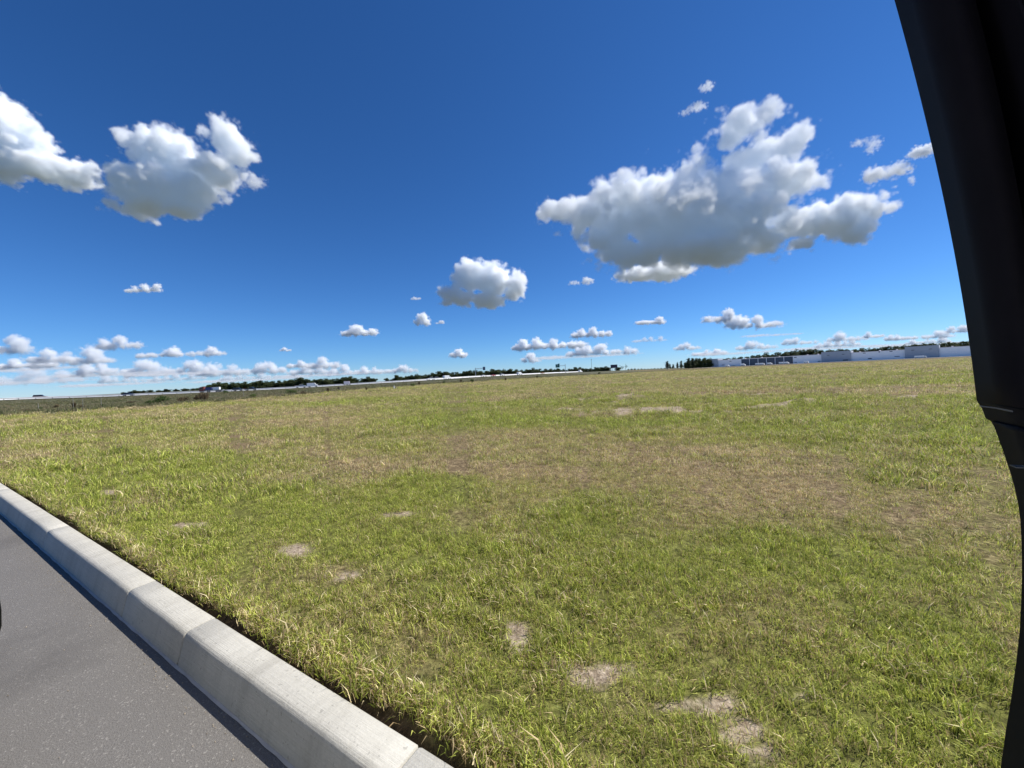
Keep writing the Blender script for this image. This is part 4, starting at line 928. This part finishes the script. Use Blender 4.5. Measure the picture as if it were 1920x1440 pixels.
# unseen concrete yard, added to bounce sunlight onto the warehouse wall
q = [WA + WU * T(1325), WA + WU * (TE + 40), WA + WU * (TE + 40) + WNRM * 75, WA + WU * T(1325) + WNRM * 75]
tag(mesh_obj('yard', [(v[0], v[1], -0.48) for v in q], [(0, 1, 2, 3) if (q[1] - q[0])[0] * (q[2] - q[1])[1] - (q[1] - q[0])[1] * (q[2] - q[1])[0] > 0 else (3, 2, 1, 0)], plain('yard_concrete', (0.36, 0.355, 0.34), 0.9, 0.2, scale=0.1)), kind='structure')
# parked vehicles at the docks
def at_wh(px, out):
    t = T(px); q = WA + WU * t + WNRM * out; return Vector((q[0], q[1], -0.478))
def simple_truck(px, out, label, name, L=6.5, H=3.0):
    root = empty(name, at_wh(px, out), math.atan2(WU[1], WU[0]))
    bm = bmesh.new(); add_box(bm, (-0.8, 0, 0.9 + H / 2 - 0.3), (L - 2.0, 2.3, H - 0.6)); bmesh.ops.bevel(bm, geom=list(bm.edges), offset=0.05, segments=1, affect='EDGES'); bm_obj('box', bm, paint(W_), root)
    bm = bmesh.new(); add_prism(bm, [(L / 2 - 1.75, .5), (L / 2 - 1.75, 2.3), (L / 2 - .7, 2.3), (L / 2 - .2, 1.3), (L / 2, .9), (L / 2, .5)], -1.05, 1.05); cb_ = bm_obj('cab', bm, paint(W_), root)
    bm = bmesh.new(); add_box(bm, (L / 2 - 1.05, 0, 1.75), (0.6, 2.14, 0.55)); bm_obj('side_window', bm, GLASS, cb_)
    for x in (-L / 2 + 1.2, L / 2 - 1.0):
        for s in (-1, 1): bm = bmesh.new(); add_cyl(bm, (x, s * 0.85, 0.45), (x, s * 1.12, 0.45), 0.45, seg=12); bm_obj('wheel', bm, TYRE, root)
    tag(root, label, 'truck'); return root
simple_truck(1409, 30, 'white box truck parked in front of the dark bays', 'box_truck')
simple_truck(1380, 30, 'white box truck parked at the white wall beside the dark bays', 'box_truck', 5.2, 2.4)
for px in (1428, 1436, 1450, 1472, 1481):
    root = simple_truck(px, 14, 'pale delivery truck backed up to the dark bays', 'delivery_truck', 6.0, 2.7); root['group'] = 'trucks at the dark bays'
simple_truck(1523, 26, 'small white truck parked before the white wall between dark bays and grey block', 'box_truck', 5.2, 2.2)
simple_truck(1731, 26, 'white truck parked before the second grey block', 'box_truck', 9, 2.4)

# ------------------------------------------------------------------ shrubs, weeds and posts between field and highway
SHRUB = leaf_mat('shrub_leaves', (0.045, 0.075, 0.02), (0.075, 0.115, 0.03), (0.13, 0.17, 0.05)); DRYL = leaf_mat('dry_stalks', (0.14, 0.10, 0.06), (0.22, 0.16, 0.09), (0.33, 0.25, 0.15)); BROWNL = leaf_mat('brown_weed', (0.08, 0.06, 0.03), (0.13, 0.095, 0.05), (0.19, 0.14, 0.07))
def ground_hit(px, py):
    """where the view ray of a pixel meets the terrain"""
    r = ray(px, py); r = r / math.hypot(r.x, r.y); ts = np.concatenate([np.arange(8, 120, 0.5), np.arange(120, 420, 2.0)])
    x = r.x * ts; y = r.y * ts; z = CAM.z + r.z * ts; g = terrain(x, y); k = np.argmax(z < g) if np.any(z < g) else len(ts) - 1
    return Vector((x[k], y[k], g[k])), ts[k]
def shrub(px, py, wpx, hpx, mat, label, seed, cat='shrub', stalks=False):
    p_, d = ground_hit(px, py); m_ = p_.y / FPX; w_, h_ = wpx * m_, hpx * m_
    root = empty('shrub' if not stalks else 'reed_tuft', p_); rg = random.Random(seed)
    bm = bmesh.new()
    for k in range(7):
        a = rg.uniform(0, 6.28); r_ = w_ * 0.3 * rg.random(); add_cyl(bm, (r_ * 0.3 * math.cos(a), r_ * 0.3 * math.sin(a), -0.05), (r_ * math.cos(a), r_ * math.sin(a), h_ * rg.uniform(0.5, 0.85)), 0.018, 0.008, 5)
    bm_obj('stem', bm, BARK, root)
    if stalks:
        vs = []; fs = []
        for k in range(170):
            a = rg.uniform(0, 6.28); r_ = w_ * 0.32 * math.sqrt(rg.random()); x, y = r_ * math.cos(a), r_ * math.sin(a); hh = h_ * rg.uniform(0.6, 1.05); lx, ly = x * rg.uniform(0.1, 0.8), y * rg.uniform(0.1, 0.8); q = 0.02 * rg.uniform(.7, 1.4); an = rg.uniform(0, 3.14); cx, sx = q * math.cos(an), q * math.sin(an)
            b0 = len(vs); vs += [(x - cx, y - sx, 0), (x + cx, y + sx, 0), (x + lx * .4 + cx, y + ly * .4 + sx, hh * .7), (x + lx * .4 - cx, y + ly * .4 - sx, hh * .7), (x + lx, y + ly, hh)]; fs += [(b0, b0 + 1, b0 + 2, b0 + 3), (b0 + 3, b0 + 2, b0 + 4)]
        mesh_obj('stalks', vs, fs, mat, root)
    else:
        lob = [(rg.uniform(-.3, .3) * w_, rg.uniform(-.3, .3) * w_, h_ * rg.uniform(.3, .75), w_ * rg.uniform(.14, .26), w_ * rg.uniform(.14, .26), h_ * rg.uniform(.16, .28)) for _ in range(9)]
        vs, fs = leaf_cloud(lob, 620, max(0.03, min(w_, h_) * 0.07), seed); mesh_obj('foliage', vs, fs, mat, root)
    tag(root, label, cat); return root
shrub(300, 757, 34, 17, SHRUB, 'leafy green bush, the largest at the edge of the mown field', 1)
shrub(278, 760, 18, 10, SHRUB, 'low dark bush beside the largest leafy bush', 2)
shrub(340, 755, 24, 12, BROWNL, 'brown withered weed patch between the leafy bush and the reeds', 3)
shrub(368, 752, 20, 13, BROWNL, 'rusty brown weed clump against the reed tuft', 4)
shrub(383, 752, 18, 18, DRYL, 'tall tuft of straw-coloured reeds', 5, 'reeds', True)
shrub(424, 738, 13, 7, SHRUB, 'round green bush in front of the barrier right of the reeds', 6)
shrub(475, 747, 14, 10, SHRUB, 'small ragged bush near the pale stake', 7)
shrub(546, 741, 22, 12, SHRUB, 'dense round green bush below the white pickup', 8)
shrub(568, 740, 12, 8, BROWNL, 'brown weed beside the dense round bush', 9)
shrub(615, 736, 5, 9, BROWNL, 'thin brown weed between round bush and dark stalk', 10, 'weed', True)
shrub(635, 733, 4, 8, BARK, 'dark upright stalk below the purple car', 11, 'weed', True)
shrub(687, 732, 3, 6, BROWNL, 'short dark stalk standing alone left of the white marker', 12, 'weed', True)
shrub(774, 725, 12, 7, SHRUB, 'small green bush right of the white marker post', 13)
shrub(786, 722, 5, 7, BROWNL, 'thin dark weed touching the small green bush', 14, 'weed', True)
shrub(833, 720, 5, 6, SHRUB, 'tiny green weed below the white van by the barrier end', 15, 'weed')
shrub(864, 717, 5, 6, BROWNL, 'dark weed left of the two yellow-green weeds', 16, 'weed', True)
shrub(885, 718, 8, 8, SHRUB, 'yellow-green weed below the dark sign post', 17, 'weed')
shrub(948, 714, 4, 6, BROWNL, 'dark tuft below the white SUV', 18, 'weed', True)
shrub(1007, 709, 4, 5, BROWNL, 'dark tuft below the orange car', 19, 'weed', True)
shrub(1124, 702, 5, 5, SHRUB, 'small weed left of the short pale post', 20, 'weed')
for i, (px, py, w_, h_, lab) in enumerate([(50, 775, 14, 9, 'grey-brown weed clump at the field edge, first from the road'), (74, 770, 7, 8, 'dark weed at the foot of the stake by the road'), (106, 766, 10, 8, 'round brown weed between two stakes'), (139, 767, 6, 13, 'tall dark weed climbing a stake'), (154, 766, 10, 7, 'low weed between the two tallest stakes'), (191, 764, 7, 7, 'dark weed at the foot of the tallest pale stake'), (245, 757, 14, 6, 'low grey weed left of the low dark bush')]):
    shrub(px, py, w_, h_, BROWNL if i % 2 == 0 or i == 3 else SHRUB, lab, 30 + i, 'weed', i in (3,))
STAKE = plain('grey_stake', (0.25, 0.24, 0.20), 0.85, 0.2)
def stake(px, ytop, ybase, label, r=0.03):
    p_, d = ground_hit(px, ybase); m_ = p_.y / FPX; root = empty('marker_stake', p_); H = (ybase - ytop) * m_
    bm = bmesh.new(); add_cyl(bm, (0, 0, -0.2), (0, 0, H), r, r * 0.9, 8); bm_obj('shaft', bm, STAKE, root)
    bm = bmesh.new(); add_cyl(bm, (0, 0, H), (0, 0, H + 0.05), r * 1.3, r * 0.9, 8); bm_obj('cap', bm, STAKE, root); tag(root, label, 'stake'); return root
stake(190.5, 746, 765, 'tallest pale stake at the field edge'); stake(156, 749, 766, 'thin pale stake next to the tallest one', 0.03); stake(138, 748, 768, 'pale stake overgrown by a dark weed', 0.03); stake(72.5, 757, 771, 'pale stake nearest the road at the field edge', 0.04); stake(457, 732, 746, 'pale stake near the small ragged bush', 0.035)
# white utility marker
p_, d = ground_hit(739, 729); m_ = p_.y / FPX; root = empty('utility_marker', p_)
bm = bmesh.new(); add_box(bm, (0, 0, 2.6 * m_), (1.9 * m_, 1.9 * m_, 5.2 * m_)); bmesh.ops.bevel(bm, geom=list(bm.edges), offset=0.03, segments=2, affect='EDGES'); bm_obj('cabinet', bm, SWHITE, root)
bm = bmesh.new(); add_box(bm, (0, 0, 5.3 * m_), (2.2 * m_, 2.2 * m_, 0.5 * m_)); bm_obj('lid', bm, SWHITE, root)
bm = bmesh.new(); add_box(bm, (2.3 * m_, 0.3, 1.4 * m_), (1.8 * m_, 0.5, 2.8 * m_)); bm_obj('meter_box', bm, DSTEEL, root); tag(root, 'small white utility box with a dark meter beside it', 'utility box')

# ------------------------------------------------------------------ the parked car the picture is taken from: pillar, window frame, door top, mirror
BLK = plain('black_trim', (0.008, 0.007, 0.009), 0.7, 0.06, scale=60); BLK2 = plain('black_rubber', (0.003, 0.003, 0.003), 0.9, 0.05, scale=40); BLK3 = plain('black_panel', (0.004, 0.004, 0.0045), 0.7, 0.05, scale=20)
CHR = plain('trim_ridge_highlight', (0.07, 0.072, 0.075), 0.5, 0.3)  # paler grey; on the pillar it paints a thin highlight line
CN = 0.24                                   # the car's side stands this far out from the camera, parallel to the kerb
def on_car(px, py, n=CN):
    r = ray(px, py); k = n / (r.x * NV[0] + r.y * NV[1]); return CAM + r * k
car = empty('parked_car', sn(0.25, CN + 0.1, 0)); tag(car, 'black door frame and pillar of the parked car at the roadside', 'car')
org = car.location.copy(); NV3 = Vector((NV[0], NV[1], 0))
def band(name, left, right, n_in, n_out, mat, parent=car, smooth=False):
    """strip between two traced edges on the car's side, a solid of real thickness from n_in (cabin side) to n_out (outside)"""
    vs = []; fs = []; k = len(left)
    for (a, b) in zip(left, right):
        pa, pb = on_car(*a, n_out), on_car(*b, n_out); th = NV3 * (n_in - n_out)
        for p_ in (pa + th, pb + th, pb, pa): vs.append(p_ - org)
    for i in range(k - 1):
        for j in range(4): fs.append((4 * i + j, 4 * i + (j + 1) % 4, 4 * (i + 1) + (j + 1) % 4, 4 * (i + 1) + j))
    fs.append((3, 2, 1, 0)); fs.append(tuple(4 * (k - 1) + j for j in range(4)))
    return mesh_obj(name, vs, fs, mat, parent, smooth)
def curve(pts, ys):
    p_ = sorted(pts, key=lambda q: q[1]); return [(float(np.interp(y, [q[1] for q in p_], [q[0] for q in p_])), y) for y in ys]
def spl(pts, ys):
    """smooth curve x(y) through traced points"""
    p_ = np.array(sorted(pts, key=lambda q: q[1]), float); c = np.polyfit(p_[:, 1], p_[:, 0], 3); return [(float(np.polyval(c, y)), y) for y in ys]
ys = list(np.linspace(-260, 752, 26))
e0 = spl([(1678, 0), (1700, 87), (1722, 175), (1745, 262), (1764, 345), (1780, 425), (1794, 500), (1807, 575), (1818, 652), (1832, 755), (1600, -260)], ys)
e1 = spl([(1729, 0), (1764, 121), (1799, 260), (1840, 500), (1858, 620), (1873, 752), (1648, -260)], ys)
e2 = spl([(1754, 0), (1795, 128), (1833, 257), (1882, 500), (1897, 620), (1907, 752), (1672, -260)], ys)
e3 = spl([(1823, 0), (1854, 90), (1889, 208), (1920, 364), (1945, 500), (1972, 752), (1735, -260)], ys)
e3b = [(x + 7, y) for x, y in e3]
e4 = [(x + 330, y) for x, y in e3]
band('window_frame', e0, e1, CN - 0.004, CN + 0.030, BLK, smooth=True)
band('window_seal', e1, e2, CN + 0.012, CN + 0.034, BLK2)
band('pillar_trim', e2, e3, CN - 0.010, CN + 0.032, BLK3, smooth=True)
band('trim_ridge_highlight', e3, e3b, CN - 0.013, CN + 0.030, CHR)  # highlight along the trim, put into the colour as a pale strip
e2b = [(x + 5, y) for x, y in e2]
band('trim_ridge_highlight', e2, e2b, CN - 0.014, CN + 0.031, BLK)
band('pillar', e3b, e4, CN - 0.016, CN + 0.045, BLK3, smooth=True)
ys2 = [752, 757, 764, 773, 784, 790]
f0 = curve([(1832, 752), (1835, 757), (1840, 764), (1844, 773), (1848, 784), (1858, 790)], ys2); f1 = [(1990, y) for y in ys2]
band('belt_trim', f0, f1, CN - 0.008, CN + 0.036, BLK, smooth=True)
bs = [(1838, 760), (1868, 764), (1890, 769)]
ys3 = [790, 800, 819, 838, 858, 888, 917, 945, 975, 1012, 1050, 1087, 1130, 1181, 1237, 1309, 1369, 1440, 1560, 1700]
g0 = curve([(1858, 790), (1864, 800), (1871, 819), (1878, 838), (1885, 858), (1895, 888), (1903, 917), (1909, 945), (1913, 975), (1915, 1012), (1916, 1050), (1916, 1087), (1914.5, 1130), (1912, 1181), (1906, 1237), (1896, 1309), (1886, 1369), (1876, 1440), (1855, 1560), (1825, 1700)], ys3)
g1 = [(x + 26, y) for x, y in g0]; g2 = [(x + 360, y) for x, y in g0]
band('door_edge', g0, g1, CN - 0.004, CN + 0.030, BLK, smooth=True)
band('door_panel', g1, g2, CN - 0.012, CN + 0.045, BLK3, smooth=True)
band('belt_strip', [(1836, 760), (1860, 762.5), (1888, 768)], [(1836, 762), (1860, 765), (1888, 771)], CN - 0.011, CN - 0.007, CHR)
band('door_seam', [(1893, 871), (1905, 871.5), (1921, 872)], [(1893, 873), (1905, 873.5), (1921, 874)], CN - 0.0075, CN - 0.003, CHR)
# wing mirror whose rounded tip just reaches into the frame
def mirror():
    c = CAM + ray(-177, 1200) * (0.95 / ray(-177, 1200).length)
    bm = bmesh.new(); r = bmesh.ops.create_uvsphere(bm, u_segments=24, v_segments=16, radius=1.0)['verts']
    fx = ray(0, 1200).normalized(); side = Vector((fx.y, -fx.x, 0)).normalized(); up = side.cross(fx)
    for v in r:
        q = v.co.copy(); q = Vector([math.copysign(abs(t) ** 0.6, t) for t in q])
        v.co = c - org + side * q.x * 0.072 + fx * q.y * 0.05 + up * q.z * 0.055
    mo = bm_obj('wing_mirror', bm, BLK3, car, True)
    bm = bmesh.new(); add_cyl(bm, c - org, c - org - side * 0.2 - up * 0.05, 0.03, 0.035, 10); bm_obj('mirror_arm', bm, BLK, mo, True)
mirror()

# unseen car body below the camera, added white to bounce sun onto kerb
WHITE = plain('white_paint', (0.72, 0.71, 0.69), 0.3, 0.5, var=0.03)
def prism_sn(name, prof, n0, n1, mat, parent=car):
    vs = [sn(s_, n0, z) - org for s_, z in prof] + [sn(s_, n1, z) - org for s_, z in prof]; k = len(prof)
    fs = [tuple(range(k)), tuple(range(2 * k - 1, k - 1, -1))] + [(i, i + k, (i + 1) % k + k, (i + 1) % k) for i in range(k)]
    return mesh_obj(name, vs, fs, mat, parent)
arch = [(-2.62 + 0.40 * math.cos(a), 0.36 + 0.40 * math.sin(a)) for a in np.linspace(0, math.pi, 11)]
bd = prism_sn('body_side', [(-3.45, 0.34), (-3.5, 0.60), (-3.3, 0.80), (-1.5, 0.97), (1.6, 0.99), (1.6, 0.30), (-2.15, 0.30)] + arch + [(-3.1, 0.32)], 0.03, -1.62, WHITE)
for s_ in (-1.02, 0.22): prism_sn('door_gap', [(s_, 0.36), (s_, 0.95), (s_ + 0.006, 0.95), (s_ + 0.006, 0.36)], 0.0302, 0.0285, BLK2, bd)
prism_sn('sill', [(-2.1, 0.22), (-2.1, 0.30), (1.5, 0.30), (1.5, 0.22)], 0.02, -1.6, BLK)
for s_, lab in ((-2.62, 'wheel'),):
    a = sn(s_, 0.02, 0.33) - org; b = sn(s_, -0.20, 0.33) - org
    bm = bmesh.new(); add_cyl(bm, a, b, 0.33, seg=32); wh_ = bm_obj('wheel', bm, TYRE, car, False)
    bm = bmesh.new(); add_cyl(bm, sn(s_, 0.025, 0.33) - org, a, 0.21, seg=24); bm_obj('rim', bm, RIM, wh_)
prism_sn('roof', [(-0.35, 1.50), (-0.2, 1.56), (1.6, 1.56), (1.6, 1.50)], -0.03, -1.5, WHITE)
prism_sn('front_pillar', [(-1.35, 0.97), (-0.37, 1.51), (-0.28, 1.51), (-1.22, 0.97)], -0.02, -0.08, BLK3)
